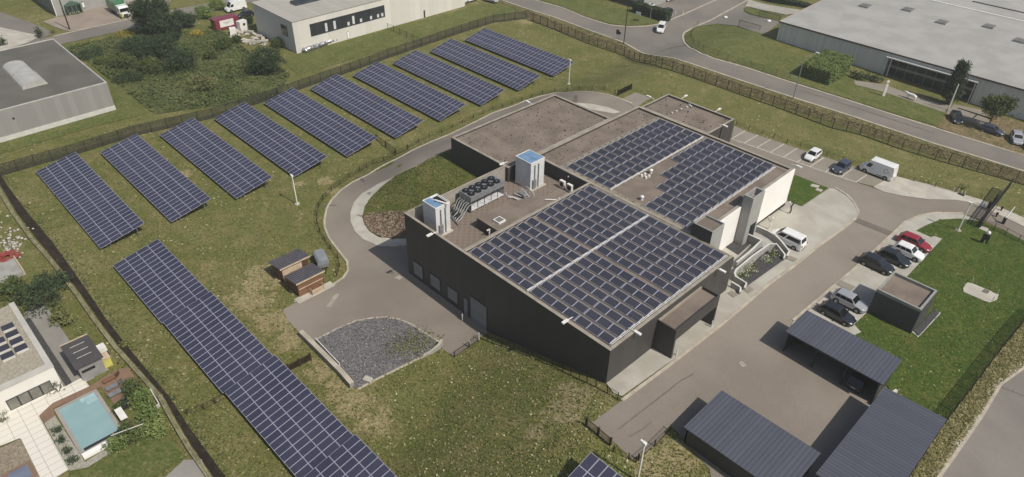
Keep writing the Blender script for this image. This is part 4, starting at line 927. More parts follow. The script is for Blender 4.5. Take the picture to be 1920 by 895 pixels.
fence('low_fence', 'short run of low fence posts from gate to lamp pole below the yard', [(1150,848),(1178,862),(1192,868),(1197,864)], .9, 1.5, m_postw, m_fthin, .05, rail=False); fence('low_fence', 'low post fence along the grass corner from lamp pole to the ribbed shed', [(1196,863),(1227,837),(1256,808)], .9, 2.6, m_postw, m_fthin, .05, rail=True)
fence('low_fence', 'two-post low fence with a small white notice beside the gravel basin', [(852,670),(880,651),(898,637)], .9, 2.6, m_postw, m_fthin, .05, rail=True)
fence('hall_fence', 'thin wire fence round the grass corner of the big hall', [(1308,50),(1300,58),(1294,70),(1300,84),(1318,96),(1345,107),(1383,119),(1430,134),(1480,148)], 1.4, 3.2, m_fpost, m_fthin, .025, rail=False)
fence('factory_fence', 'thin mesh fence crossing from the white factory corner to the screened fence', [(727,56),(750,66),(775,78),(790,86)], 1.6, 3.0, m_fpost, m_fthin, .04)
fence('field_fence', 'low rail fence section between the ditch and the stepped solar run', [(352,778),(383,768),(404,757),(425,746)], .9, 2.2, m_postw, m_fthin, .06)
def gate(name, label, pa, pb, h, mat, bars, group=None, leaves=2, gap=.11):
    a, c = G(*pa), G(*pb); a.z = T(a.x,a.y); c.z = T(c.x,c.y); root = thing(name, label, 'gate', a, 0, group); d = c-a
    for k in range(leaves):
        p, q = d*(k/leaves), d*((k+1)/leaves); e = (q-p)*.03; p, q = p+e, q-e; b = MB()
        for zz in (.12, h): b.cyl((p.x,p.y,p.z+zz),(q.x,q.y,q.z+zz),.035,n=6)
        for f in (0, 1): r_ = p.lerp(q, f); b.cyl((r_.x,r_.y,r_.z+.1),(r_.x,r_.y,r_.z+h),.035,n=6)
        b.build('gate_frame', mat, root); b = MB()
        for i in range(1, bars):
            r_ = p.lerp(q, i/bars); b.box(r_.x-.04, r_.x+.04, r_.y-.02, r_.y+.02, r_.z+.14, r_.z+h-.02)
        b.build('gate_slats', m_woodl if 'slatted' in label else mat, root)
    for f in (0, .5, 1): r_ = d*f; b = MB(); b.box(r_.x-.09, r_.x+.09, r_.y-.09, r_.y+.09, r_.z-.3, r_.z+h+.15); b.build('gate_post', mat, root)
gate('slatted_gate', 'low dark double gate with pale slatted bars at the end of the yard', (1099,798), (1144,836), 1.05, m_postw, 11)
gate('wire_gate', 'dark double wire gate between the stepped solar run and the basin wall', (542,697), (583,676), 1.05, m_postw, 16); gate('wooden_gate', 'low wooden double gate on the grass beside the sixth array', (706,262), (742,289), .95, m_postw, 7)
gate('back_gate', 'dark green mesh gate standing open by the small bay behind the plant', (1158,180), (1183,168), 1.1, m_fpost, 12)
# big sliding entrance gate, seen standing open along the drive
p0, p1 = G(1832,428), G(1888,360); d = (p1-p0); ang = math.atan2(d.y, d.x); ln = Vector((d.x,d.y)).length
sg_ = thing('sliding_gate', 'tall black barred sliding gate across the entrance drive, casting a striped shadow', 'gate', (p0.x, p0.y, T(p0.x,p0.y)+.1), ang)
b = MB(); b.box(0,ln,-.04,.04,.15,.3); b.box(0,ln,-.05,.05,1.75,1.9); b.box(0,.1,-.05,.05,.15,1.75); b.box(ln-.1,ln,-.05,.05,.15,1.75); b.box(0,ln*.55,-.35,-.27,.15,.3); b.box(0,ln*.55,-.35,-.27,1.6,1.72); b.build('gate_frame', m_black, sg_)
b = MB(); n = int(ln/.14)
for k in range(1, n): b.box(k*ln/n-.035, k*ln/n+.035, -.03, .03, .3, 1.75)
b.build('gate_bars', m_black, sg_)
for f in (.42, .5): b = MB(); b.box(ln*f-.1, ln*f+.1, .1, .3, -.2, 2.3); b.build('guide_post', m_black, sg_)
b = MB(); b.box(ln*.44, ln*.44+.5, .35, .75, -.1, 1.0); b.build('gate_motor', m_black, sg_)
def lamp(label, pb, pt_top, group='white lamp poles round the site'):
    q = G(*pb); z = T(q.x, q.y); r = ray(*pt_top)
    # height where the sight line to the pole top passes over the base
    k = ((q.x-CAM.x)*r.x + (q.y-CAM.y)*r.y)/(r.x*r.x+r.y*r.y); h = CAM.z + r.z*k - z
    t = thing('lamp_pole', label, 'lamp pole', (q.x, q.y, z), 0, group)
    b = MB(); b.cyl((0,0,0),(0,0,h-.2),.10,.08,10); b.build('pole', m_white, t)
    b = MB(); b.box(-.15,.15,-.15,.15,h-.3,h); b.box(-.45,.1,-.1,.1,h-.12,h+.02); b.build('lamp_head', m_white, t)
    b = MB(); b.cyl((0,0,-.2),(0,0,.14),.42,.38,12); b.build('footing', m_conc, t)
lamp('white lamp pole on the grass below the end of the fourth array', (557.5,383), (547,329)); lamp('white lamp pole at the lower end of the last array near the street', (1066.3,158), (1068.3,112))
lamp('white lamp pole on the mown lawn beside the entrance gate', (1796,433), (1820.5,380)); lamp('white lamp pole at the bottom edge beside the yard corner', (1195,903), (1212,831))
t = thing('barrier', 'raised white barrier arm on a dark post beside the entrance drive', 'barrier', G(1880,420)); p = Zp(1903,388, t.location.z+2.6)
b = MB(); b.box(-.2,.2,-.25,.25,-.1,1.1); b.build('barrier_post', m_black, t); b = MB(); d = p-t.location; b.cyl((0,0,1.0), (d.x,d.y,d.z), .09, .07, 8); b.build('barrier_arm', m_white, t)
for px, py, lab in ((1876,396,'black signpost furniture on the pale slab nearest the barrier'),(1867,407,'low black pedestal on the entrance paving beside the sliding gate')):
    t = thing('entry_pedestal', lab, 'pedestal', G(px,py)); b = MB(); b.box(-.1,.1,-.1,.1,-.1,.6); b.box(-.16,.16,-.08,.2,.5,.75); b.build('pedestal', m_black, t)
def streetlight(label, pb, h, arm, mat):
    q = G(*pb); t = thing('street_lamp', label, 'street lamp', (q.x,q.y,T(q.x,q.y))); b = MB(); b.cyl((0,0,-.2),(0,0,h-1.2),.12,.07,8); b.build('pole', mat, t)
    pts = [(0,0,h-1.2)]+[(arm[0]*f, arm[1]*f, h-1.2+1.2*math.sin(f*PI/2)) for f in (.15,.35,.6,1)]
    b = MB(); b.tube(pts, .05); b.build('arm', mat, t); b = MB(); e = pts[-1]; b.box(e[0]-.35,e[0]+.35,e[1]-.15,e[1]+.15,e[2]-.08,e[2]+.08); b.build('lamp_head', m_white, t)
streetlight('tall grey street lamp with a curved arm beside the street', (1487,186), 9.5, (1.6,1.6), m_galv); streetlight('dark thin street lamp standing in front of the junction, its head above the frame', (1169.5,82), 11.5, (.6,1.4), m_fpost)
q = G(1217.6,45); t = thing('solar_street_lamp', 'pole lamp with a round white head in front of the tall hedge', 'street lamp', (q.x,q.y,T(q.x,q.y))); b = MB(); b.cyl((0,0,0),(0,0,4.9),.08,.06,8); b.build('pole', m_galv, t); b = MB(); b.cyl((0,0,4.9),(0,0,5.02),.75,.75,16); b.build('lamp_head', m_white, t); b = MB(); b.box(-.35,.35,-.5,.5,5.03,5.08); b.build('solar_panel', m_cglass, t)
q = G(131,56); t = thing('utility_pole', 'brown wooden utility pole with a framed board beside the brick apron', 'pole', (q.x,q.y,T(q.x,q.y))); b = MB(); b.cyl((0,0,-.3),(0,0,10),.17,.11,8); b.build('pole', m_postw, t); b = MB(); b.box(-.9,-.1,-.05,.05,3.2,5.0); b.build('notice_board', m_frame, t); b = MB(); b.box(-.8,-.2,-.06,-.05,3.3,4.9); b.box(-.8,-.2,.05,.06,3.3,4.9); b.build('board_face', m_white, t)
q = G(1656,181); t = thing('totem_sign', 'slim white totem sign on the grass in front of the glazed hall entrance', 'sign', (q.x,q.y,T(q.x,q.y)), .7); b = MB(); b.box(-.25,.25,-.1,.1,0,2.6); b.build('panel', m_white, t); b = MB(); b.box(-.25,.25,-.1,.1,2.9,3.4); b.cyl((0,0,2.6),(0,0,2.9),.05); b.build('top_sign', m_white, t)
q = G(1777,208); t = thing('flagpole', 'tall white flagpole beside the narrow tree at the hall', 'flagpole', (q.x,q.y,T(q.x,q.y))); b = MB(); b.cyl((0,0,0),(0,0,5.6),.13,.09,8); b.build('pole', m_white, t); b = MB(); b.box(-.3,.3,-.3,.3,-.1,.1); b.build('footing', m_dark, t)
def board(label, pb, w, h, z, mat, name='sign_board', rz=0.0):
    q = G(*pb); t = thing(name, label, 'sign', (q.x,q.y,T(q.x,q.y)), rz)
    for s in (-.4,.4): b = MB(); b.cyl((w*s,0,0),(w*s,0,z+h),.04); b.build('leg', m_galv, t)
    b = MB(); b.box(-w/2,w/2,-.05,-.01,z,z+h); b.build('board', mat, t)
board('white notice board on two legs at the junction lawn', (1195,42), 1.5, .8, 1.9, m_white); board('dark traffic sign seen from behind at the street edge', (1157,75), .9, 1.1, 1.4, m_frame, 'traffic_sign')
board('small white notice on a post in front of the black wall corner', (880.5,652), .35, .35, .8, m_white, 'notice'); board('dark double post traffic sign by the street fence', (1161,76), .5, .6, 1.5, m_frame, 'traffic_sign')
for a, lab in (((1384,52),'dark goal-like frame by the hall yard, nearest the street'),((1422,34),'dark goal-like frame on the small grass island of the hall yard')):
    p0 = G(*a); t = thing('goal_frame', lab, 'barrier', (p0.x, p0.y, T(p0.x,p0.y)), math.radians(3)); b = MB(); b.tube([(0,0,0),(0,0,1.9),(5.6,0,1.9),(5.6,0,0)], .06); b.build('frame', m_fpost, t); b = MB(); b.poly([(0,0,.1),(5.6,0,.1),(5.6,0,1.9),(0,0,1.9)]); b.build('netting', m_fthin, t)
for a, lab in (((1360,34),'white rounded boulder on the hall yard edge'),((1441,41),'flat pale stone near the hall corner')):
    q = G(*a); b = MB(); b.ball((0,0,.2),.6,8,0,.55); o = tag(b.build('boulder', m_white), lab, 'boulder'); o.location = (q.x,q.y,T(q.x,q.y))
for a, lab in (((1266,29),'white bollard pair member nearest the parked suv'),((1261,30),'white bollard beside the parked suv'),((1268,668),'slim white bollard at the left foot of the canopy portal'),((1333.5,615),'slim white bollard at the right foot of the canopy portal'),((898,637),'white marker post at the foot of the black wall corner'),((867,602),'small white marker by the personnel door'),((1280,28),'white bollard by the car park kerb')):
    q = G(*a); t = thing('bollard', lab, 'bollard', (q.x,q.y,T(q.x,q.y)+.1)); b = MB(); b.cyl((0,0,-.1),(0,0,1.0),.07,.07,8); b.ball((0,0,1.0),.07,8); b.build('post', m_white, t)
# cow statue: one continuous skinned body
def skin_thing(name, J, Ed, Rr, mats, pick, loc, rz, label, cat, sub=1):
    me = bpy.data.meshes.new(name); bm = bmesh.new(); vs = [bm.verts.new(p) for p in J]; [bm.edges.new((vs[a], vs[c])) for a, c in Ed]; bm.verts.layers.skin.verify(); bm.to_mesh(me); bm.free()
    ob = bpy.data.objects.new(name, me); C.objects.link(ob); ob.modifiers.new('Skin', 'SKIN'); sb = ob.modifiers.new('S', 'SUBSURF'); sb.levels = sub
    for i, v in enumerate(me.skin_vertices[0].data): v.radius = (Rr[i], Rr[i]); v.use_root = (i == 0)
    bpy.context.view_layer.update(); m2 = bpy.data.meshes.new_from_object(ob.evaluated_get(bpy.context.evaluated_depsgraph_get())); bpy.data.objects.remove(ob)
    m2.materials.clear(); [m2.materials.append(m) for m in mats]
    for p in m2.polygons: p.use_smooth = True; p.material_index = pick(p.center)
    o = bpy.data.objects.new(name, m2); C.objects.link(o); o.location = loc; o.rotation_euler = (0,0,rz); return tag(o, label, cat)
q = G(1708,188)
skin_thing('cow_statue', [(0,0,1.05),(.55,0,1.08),(1.0,0,1.12),(1.35,0,1.38),(1.62,0,1.36),(1.85,0,1.15),(-.55,0,1.1),(-.8,0,1.12),(-.95,0,.7),(.75,.2,.9),(.75,.2,.45),(.78,.2,.03),(.85,-.2,.9),(.85,-.2,.45),(.9,-.2,.03),(-.65,.2,.9),(-.75,.2,.5),(-.65,.2,.03),(-.6,-.2,.9),(-.7,-.2,.5),(-.6,-.2,.03)],
    [(0,1),(1,2),(2,3),(3,4),(4,5),(0,6),(6,7),(7,8),(1,9),(9,10),(10,11),(1,12),(12,13),(13,14),(6,15),(15,16),(16,17),(6,18),(18,19),(19,20)],
    [.38,.37,.27,.17,.16,.11,.36,.10,.04,.15,.08,.07,.15,.08,.07,.17,.09,.07,.17,.09,.07], [m_white, m_trim], lambda c: 0, (q.x,q.y,T(q.x,q.y)), PI*.98, 'white life-size cow statue on the grass in front of the hall', 'statue')
# dark garden sculpture on the lawn
q = G(1843,457); t = thing('sculpture', 'black framed sculpture with a white round top on the mown lawn', 'sculpture', (q.x,q.y,T(q.x,q.y)+.05), .4)
b = MB(); b.tube([(-.35,0,0),(-.3,0,1.5),(.3,0,1.5),(.35,0,0)], .12); b.tube([(-.1,.3,0),(0,0,1.2)], .12); b.box(-.42,.42,-.2,.2,.7,1.45); b.build('frame', m_black, t); b = MB(); b.ball((.05,0,1.85),.3,10); b.build('globe', m_white, t); b = MB(); b.box(-.1,.35,-.1,.1,1.5,1.75); b.build('neck', m_black, t)
# facade sculptures on the forecourt
for px, py, lab, c1, c2 in ((1480,402,'slim dark and white figure sculpture on the forecourt near the lawn corner', m_black, m_white), (1441,431,'slim white figure sculpture on the forecourt behind the white van', m_white, m_offw)):
    q = G(px,py); t = thing('figure_sculpture', lab, 'sculpture', (q.x,q.y,T(q.x,q.y)+.1)); b = MB(); b.cyl((0,0,0),(0,0,.14),.32,.26,8); b.build('base', m_conc, t)
    b = MB(); b.tube([(0,0,.1),(.08,.02,.7),(-.05,0,1.2),(.1,.05,1.75)], .10, 8, 0); b.tube([(-.05,0,1.2),(-.35,.05,1.45),(-.4,0,1.8)], .07, 6, 1); b.ball((.12,.05,1.95),.16,8,0); b.ball((-.4,0,1.88),.12,8,1); b.build('figure', [c1, c2], t)
t = thing('garden_tap', 'small cluster of white-topped stakes at the edge of the entrance paving', 'stakes', G(1798,364))
for dx, dy in ((-.9,.1),(-.3,.2),(.3,0),(.7,.2)): b = MB(); b.cyl((dx,dy,0),(dx,dy,.8),.05); b.build('stake', m_white, t)
b = MB(); b.box(-.1,.8,-.4,0,.0,.25); b.build('cover_box', m_dark, t)
# ================================================================== WALLS, RAMP AND PLANTER AT THE ENTRANCE
def wall_path(name, label, pts, h, w, mats, cap=True, cat='wall', z0=None, group=None):
    """free-standing wall along ground points; body and pale coping are its parts"""
    o = pts[0]; root = thing(name, label, cat, (o.x, o.y, T(o.x, o.y)), 0, group)
    hs = h if isinstance(h, (list, tuple)) else [h]*len(pts)
    B, K = MB(), MB(); R_, Q_ = [], []
    for i, p in enumerate(pts):
        a, c = pts[max(i-1,0)], pts[min(i+1,len(pts)-1)]; d1 = (Vector((p.x-a.x,p.y-a.y,0))); d2 = Vector((c.x-p.x,c.y-p.y,0))
        d = ((d1.normalized() if d1.length else d2.normalized())+(d2.normalized() if d2.length else d1.normalized())).normalized(); n = Vector((-d.y,d.x,0))*(w/2)
        z = T(p.x,p.y); zt = z+hs[i]
        R_.append([(p.x+n.x,p.y+n.y,z-.4),(p.x-n.x,p.y-n.y,z-.4),(p.x-n.x,p.y-n.y,zt),(p.x+n.x,p.y+n.y,zt)])
        n2 = n*1.05; Q_.append([(p.x+n2.x,p.y+n2.y,zt),(p.x-n2.x,p.y-n2.y,zt),(p.x-n2.x,p.y-n2.y,zt+.04),(p.x+n2.x,p.y+n2.y,zt+.04)])
    B.loft(R_); B.build('wall_body', mats[0], root, True)
    if cap: K.loft(Q_); K.build('coping', mats[1], root, True)
    return root
m_ramp = M('ramp_grey', L(172,170,164), L(160,158,153), .8, .8, .2); m_wcop = M('pale_coping', L(208,206,198), L(196,194,186), 1, .8, .2)
GT_ = lambda px, py, h: G(px, py, h)
wall_path('ramp_wall', 'tall grey ramp wall with pale coping running from the entrance tower past the dark wall', [GT_(1398,437,1.4), GT_(1428,450.8,1.4), GT_(1405,473,1.2), GT_(1381,492,1.1)], [1.4,1.4,1.2,1.1], .25, [m_ramp, m_wcop])
wall_path('ramp_wall', 'curved grey outer ramp wall with pale coping beside the white passenger van', [GT_(1419,424,1.1), GT_(1440,433,1.1), GT_(1455,442,1.1), GT_(1465,452,1.0), GT_(1480,471,.9), GT_(1476,480,.7)], [1.1,1.1,1.1,1.0,.9,.7], .25, [m_ramp, m_wcop])
wall_path('planter_wall', 'pale-coped planter wall curling round the slate bed with white flowers', [GT_(1470,485,.5), GT_(1472,477.7,.9), GT_(1456,457.5,1.2), GT_(1443,457.5,1.2), GT_(1411,480,1.1), GT_(1381,505,1.0), GT_(1377.5,512,.95), GT_(1380,519,.9), GT_(1399.8,531,.8), GT_(1396,540,.5)], [.5,.9,1.2,1.2,1.1,1.0,.95,.9,.8,.5], .22, [m_ramp, m_wcop])
wall_path('planter_wall', 'short grey wall with pale coping at the lower end of the slate bed', [GT_(1372,529,.9), GT_(1389,539.5,.8), GT_(1387.5,548,.5)], [.9,.8,.5], .2, [m_ramp, m_wcop])
sheet('planting_bed', PX((1354,461),(1377,450),(1399,436.5),(1418,449),(1404,462),(1384,480)), m_slate, .15)
sheet('slate_bed', PX((1388,532),(1400,539),(1470,489),(1464,474),(1452,466),(1444,466),(1384,520)), m_slate, .16)
sheet('ramp_floor', PX((1399,443),(1426,433),(1452,446),(1474,475),(1470,478),(1455,464),(1440,463),(1405,490),(1378,520),(1372,508),(1405,482),(1429,462)), m_ramp, .14)
sheet('paving_patch', PX((1391,543),(1403,552),(1414,545),(1401,536)), m_bay, .13); sheet('paving_patch.001', PX((1472,486),(1488,493),(1496,488),(1480,481)), m_bay, .13); sheet('floor_grate', PX((1363,551),(1372,547),(1384,555),(1375,560)), m_bay, .13)
sheet('paving_patch.002', PX((1566,534),(1575,527),(1604,540),(1594,548)), m_bay, .13)
for px, py in ((1806,541),(1821,531),(1869,553),(1860,566)):
    q = G(px, py); o = MB().cyl((0,0,-.1),(0,0,.75),.05,.05,6).build('marker_stake', m_conc); o.location = (q.x,q.y,T(q.x,q.y)+.1); tag(o, 'thin pale marker stake at a corner of the long concrete slab on the mown lawn', 'stake', 'stakes round the lawn slab')
# retaining walls of the gravel basin
wall_path('retaining_wall', 'long pale concrete retaining wall on the solar-field side of the gravel basin', [G(565.5,629), G(590,653), G(615,678), G(640,703), G(661,727)], .75, .55, [m_concw, m_kerb])
wall_path('retaining_wall', 'weathered concrete wall at the corner where the gravel basin meets the sloping lawn', [G(829,647), G(823,655), G(806,664), G(788,672)], [.9,.75,.35,.1], .3, [m_concw, m_kerb])
strip('basin_edge', PX((788,671),(748,691),(708,711),(671,730)), m_kerb, .3, .06)
tag(strip('basin_rail', PX((593,643),(617,669),(638,691)), m_white, .08, .25, .6, kind=None), 'thin white board lying along the top of the basin wall', 'board')
b = MB(); b.box(-.5,.5,-.35,.35,0,.45); o = tag(b.build('stone_block', m_conc), 'pale concrete block lying in the near corner of the gravel basin', 'block'); o.location = G(690,715); o.rotation_euler = (0,0,.4)
# ================================================================== OTHER BUILDINGS
def quad_box(b, x0, x1, y0, y1, z0, z1, mi=0): b.box(x0, x1, y0, y1, z0, z1, mi)
# warehouse west
zt = 5.75
w0 = Zp(199.7,154,zt); w1 = Zp(98,72.5,zt)
wh = thing('warehouse', 'pale grey warehouse with a dark flat roof and one barrel rooflight', 'building', (w0.x-15, w0.y-14, 0))
wx1, wy0 = w0.x, w0.y
X0, Y1 = w1.x, w0.y
# the long wall faces the camera (its top edge runs left from the near corner), short wall runs back
le = Zp(0,206.5,zt)
print('warehouse', w0, w1, le)
m_wh = stripes('warehouse_cladding', L(148,145,141), L(141,138,134), 'Y', 1.1, .04, rough=.6, bump=.1); m_whroof = M('warehouse_roof', L(110,107,100), L(98,96,90), .15, .9, .15, fine=.1)
xa, xb, ya, yb = w1.x, w0.x, w0.y-60, w0.y
def Pk(b, x0,x1,y0,y1,z0,z1,w=.4,mi=0):
    for a in ((x0,x1,y0,y0+w),(x0,x1,y1-w,y1),(x0,x0+w,y0+w,y1-w),(x1-w,x1,y0+w,y1-w)): b.box(*a, z0, z1, mi)
b = MB(); b.box(xa, xb, ya, yb, -1, zt-.15); b.build('wall', m_wh, wh, True)
b = MB(); b.poly([(xa+.3,ya,zt-.14),(xb-.2,ya,zt-.14),(xb-.2,yb-.3,zt-.14),(xa+.3,yb-.3,zt-.14)]); b.build('roof', m_whroof, wh, True)
b = MB(); Pk(b, xa, xb, ya, yb, zt-.15, zt, .22); b.build('roof_edge', M('roof_edge_white', L(196,192,184)), wh, True)
b = MB(); b.box(xb, xb+.06, ya, yb+.06, -.5, .95); b.box(xa, xb, yb, yb+.06, -.5, .95); b.build('plinth', m_wcop, wh, True)
s0, s1 = Zp(32,125,zt), Zp(62,162,zt); sy = (s0.y+s1.y)/2
b = MB(); rg = [[(x, sy+2.0*math.cos(a), zt-.13+1.0*math.sin(a)) for a in [PI*k/8 for k in range(9)]] for x in (s0.x-1.2, (s0.x+s1.x)/2-.05)]
b.loft(rg, 0, True); rg = [[(x, sy+2.15*math.cos(a), zt-.13+1.15*math.sin(a)) for a in [PI*k/8 for k in range(9)]] for x in ((s0.x+s1.x)/2, s1.x+.2)]; b.loft(rg, 0, True); b.build('barrel_rooflight', M('rooflight_polycarbonate', L(186,184,176), L(172,170,163), .6, .4), wh, True)
b = MB(); q = Xp(25,222,xb); b.box(xb, xb+.12, q.y-.15, q.y+.15, q.z-.15, q.z+.15); b.build('vent_grille', m_frame, wh, True)
# white factory, two volumes
fz = 7.26; f0 = Zp(547,42,fz); f1 = Xp(720,9,f0.x); fl = Zp(470,6,fz)
fac = thing('factory', 'white factory hall with a ribbed roof, long strip window and kegs along its wall', 'building', (f0.x-8, f0.y+10, 0))
m_fw = stripes('factory_cladding', L(216,212,202), L(206,202,193), 'Y', 1.5, .02, rough=.6, bump=.05); m_fr = stripes('factory_roof', L(176,171,160), L(160,156,146), 'Y', 1.0, .08, rough=.7, bump=.3, mott=.2)
fy1 = Xp(726,50,f0.x).y; fx0 = fl.x
print('factory', f0, fy1, fl)
b = MB(); b.box(fx0, f0.x, f0.y, fy1, -1, fz); b.build('wall', m_fw, fac, True); b = MB(); b.box(fx0-.15, f0.x+.15, f0.y-.15, fy1, fz, fz+.12); b.build('roof', m_fr, fac, True)
fy2 = Xp(872,16,f0.x).y
b = MB(); b.box(fx0-10, f0.x-.02, fy1, fy2, -1, fz+5); b.build('tall_wall', m_fw, fac, True)
def xwin(root, x, pa, pb, name, mat, fr=.12, out=.06):
    a, c = Xp(*pa, x), Xp(*pb, x); y0, y1 = sorted((a.y, c.y)); z0, z1 = sorted((a.z, c.z)); B = MB(); B.box(x, x+out, y0, y1, z0, z1); f = B.build(name, m_frame, root, True)
    B = MB(); B.box(x+out, x+out+.02, y0+fr, y1-fr, z0+fr, z1-fr); B.build('pane' if 'window' in name else 'leaf', mat, f).location = -Vector(root.location)*0; return f
def xwin2(root, x, pa, pb, name, mat, n=1, fr=.12, out=.06):
    a, c = Xp(*pa, x), Xp(*pb, x); y0, y1 = sorted((a.y, c.y)); z0, z1 = sorted((a.z, c.z)); B = MB(); B.box(x, x+out, y0, y1, z0, z1); f = B.build(name, m_frame, root, True)
    w = (y1-y0)/n
    for k in range(n):
        B = MB(); B.box(x+out, x+out+.02, y0+k*w+fr, y0+(k+1)*w-fr, z0+fr, z1-fr); o = B.build('pane' if 'window' in name else 'leaf', mat, root, True); o.parent = f
        o.matrix_parent_inverse = Matrix.Identity(4)
    return f
m_grayg = M('grey_window_glass', L(58,62,66), L(46,50,54), .4, .12, .6)
xwin2(fac, f0.x, (580,46), (722,31.5), 'strip_window', m_grayg, 8, .06)
p_, q_ = Xp(580,46,f0.x), Xp(722,31.5,f0.x)
for f in (.2,.31,.49,.56,.66,.8,.9,.96):
    yy = p_.y+(q_.y-p_.y)*f; B = MB(); B.box(f0.x+.081, f0.x+.1, yy-.3, yy+.3, min(p_.z,q_.z)+.3, min(p_.z,q_.z)+(2.2 if f in (.2,.31,.56) else 1.1)); B.build('window_display', m_offw, fac, True)
xwin2(fac, f0.x, (650,60), (655.5,72), 'door', m_wpanel, 1, .05); xwin2(fac, f0.x-.02, (794,20), (797.5,35), 'door', m_grayg, 1, .05)
def ywin2(root, y, pa, pb, name, mat, n=1, fr=.12, out=.06):
    a, c = Yp(*pa, y), Yp(*pb, y); x0, x1 = sorted((a.x, c.x)); z0, z1 = sorted((a.z, c.z)); B = MB(); B.box(x0, x1, y-out, y, z0, z1); f = B.build(name, m_frame, root, True); w = (x1-x0)/n
    for k in range(n):
        B = MB(); B.box(x0+k*w+fr, x0+(k+1)*w-fr, y-out-.02, y-out, z0+fr, z1-fr); o = B.build('pane', mat, root, True); o.parent = f
    return f
ywin2(fac, f0.y, (526,44.5), (541,70), 'window', m_grayg, 2)
b = MB(); r0, r1 = Zp(549,9,fz+.12), Zp(580,2,fz+.12); b.loft([[(r0.x+1.2*math.cos(a)*1.2, y, fz+.12+.9*math.sin(a)) for a in [PI*k/6 for k in range(7)]] for y in (r0.y, r0.y+18)], 0, True); b.build('ridge_rooflight', m_grayg, fac, True)
kegs = 0
for i in range(13):
    px = 573+i*5.6; q = G(px, 98.5-i*2.0); 
    for j in range(2 if i % 3 else 1):
        b = MB(); b.cyl((-.45,0,.55),(.45,0,.55),.54,.54,12); b.cyl((-.7,0,.55),(-.45,0,.55),.26,.5,12); b.cyl((.45,0,.55),(.7,0,.55),.5,.26,12)
        o = b.build('metal_keg', M('polished_keg_steel', L(196,196,198), L(150,150,152), 3, .25, .6, .7) if kegs == 0 else bpy.data.materials['polished_keg_steel'])
        tag(o, 'bright metal keg in the long jumble of kegs along the white factory wall', 'keg', 'metal kegs along the factory wall'); o.location = (q.x-.9*j, q.y+rnd.uniform(-.15,.15), T(q.x,q.y)+.0+rnd.uniform(0,.05)); o.rotation_euler = (0, rnd.uniform(-.2,.2), rnd.uniform(0,3)); kegs += 1
# scrap of white slabs beside the factory
sl = 0
m_slabw = M('weathered_slab', L(206,200,186), L(166,160,146), 1.2, .9, .1)
for i in range(34):
    px, py = rnd.uniform(432,496), 0; py = 60+(px-432)*.22+rnd.uniform(-6,14); q = G(px,py); b = MB(); w, l_, h_ = rnd.uniform(.5,1.3), rnd.uniform(1,2.4), rnd.uniform(.15,.35); b.box(-l_/2,l_/2,-w/2,w/2,0,h_)
    o = tag(b.build('stone_slab', m_slabw), 'pale slab in the loose heap of slabs beside the maroon container', 'slab', 'loose pale slabs beside the factory'); o.location = (q.x,q.y,T(q.x,q.y)+rnd.uniform(0,.4)); o.rotation_euler = (rnd.uniform(-.25,.25),rnd.uniform(-.25,.25),rnd.uniform(0,3))
for px, py, lab, rz in ((456,57,'upright white block with a round black hole beside the container',.2),(438,65,'lower white block with dark openings in front of the container',1.2)):
    q = G(px,py); t = thing('stone_unit', lab, 'block', (q.x,q.y,T(q.x,q.y)), rz); b = MB(); b.box(-.7,.7,-1.1,1.1,0,2.4 if rz < 1 else 1.5); b.build('block', m_white, t); b = MB(); b.cyl((.7,.1,1.6 if rz < 1 else .9),(.72,.1,1.6 if rz < 1 else .9),.35,.35,14); b.build('opening', m_dark, t)
# big hall north east
hz = 6.6; h0 = Zp(1464,40,hz); h1 = Yp(1920,152,h0.y); hr = Zp(1512,0,hz+.5)
hall = thing('hall', 'very large light-roofed hall with ribbed grey walls and a recessed glass entrance', 'building', (h0.x+40, h0.y+15, .5))
m_hw = stripes('hall_cladding', L(214,213,207), L(190,190,186), 'X', .5, .12, rough=.6, bump=.2); m_hroof = M('hall_roof', L(172,170,164), L(160,158,152), .2, .85, .2, fine=.06, fscale=3); m_hred = M('red_trim', L(190,110,100))
hy = h0.y; hx = h0.x; hx1 = hx+120
print('hall', h0, h1)
e0, e1 = Yp(1668,98,hy), Yp(1838,145,hy); ex0, ex1 = e0.x, e1.x
b = MB(); b.box(hx, ex0, hy, hy+70, -1, hz); b.box(ex1, hx1, hy, hy+70, -1, hz); b.box(ex0, ex1, hy+1.7, hy+70, -1, hz); b.box(ex0, ex1, hy, hy+1.7, hz-1.0, hz); b.build('wall', m_hw, hall, True)
ry = Zp(1825,19,hz+1).y
b = MB(); b.poly([(hx-.3,hy-.3,hz+.02),(hx1,hy-.3,hz+.02),(hx1,ry,hz+1.0),(hx-.3,ry,hz+1.0)]); b.poly([(hx-.3,ry,hz+1.0),(hx1,ry,hz+1.0),(hx1,ry+22,hz+.2),(hx-.3,ry+22,hz+.2)]); b.build('roof', m_hroof, hall, True)
b = MB(); b.box(hx-.3, hx1, hy-.34, hy-.28, hz-.28, hz+.04); b.build('eave_trim', M('eave_brown', L(92,80,74)), hall, True); b = MB(); b.poly([(hx-.33,hy-.3,hz-.3),(hx-.33,ry,hz+.7),(hx-.33,ry,hz+1.05),(hx-.33,hy-.3,hz+.06)]); b.box(hx-.35,hx-.05,hy-.3,hy-.1,hz,hz+.07); b.build('gable_trim', m_hred, hall, True)
b = MB(); b.box(hx+18, hx1, ry-.25, ry+.25, hz+1.0, hz+1.12); b.build('ridge_flashing', m_white, hall, True); b = MB(); b.box(hx+26,hx1,ry+7.8,ry+8.1,hz+.62,hz+.9); b.build('roof_gutter', m_frame, hall, True)
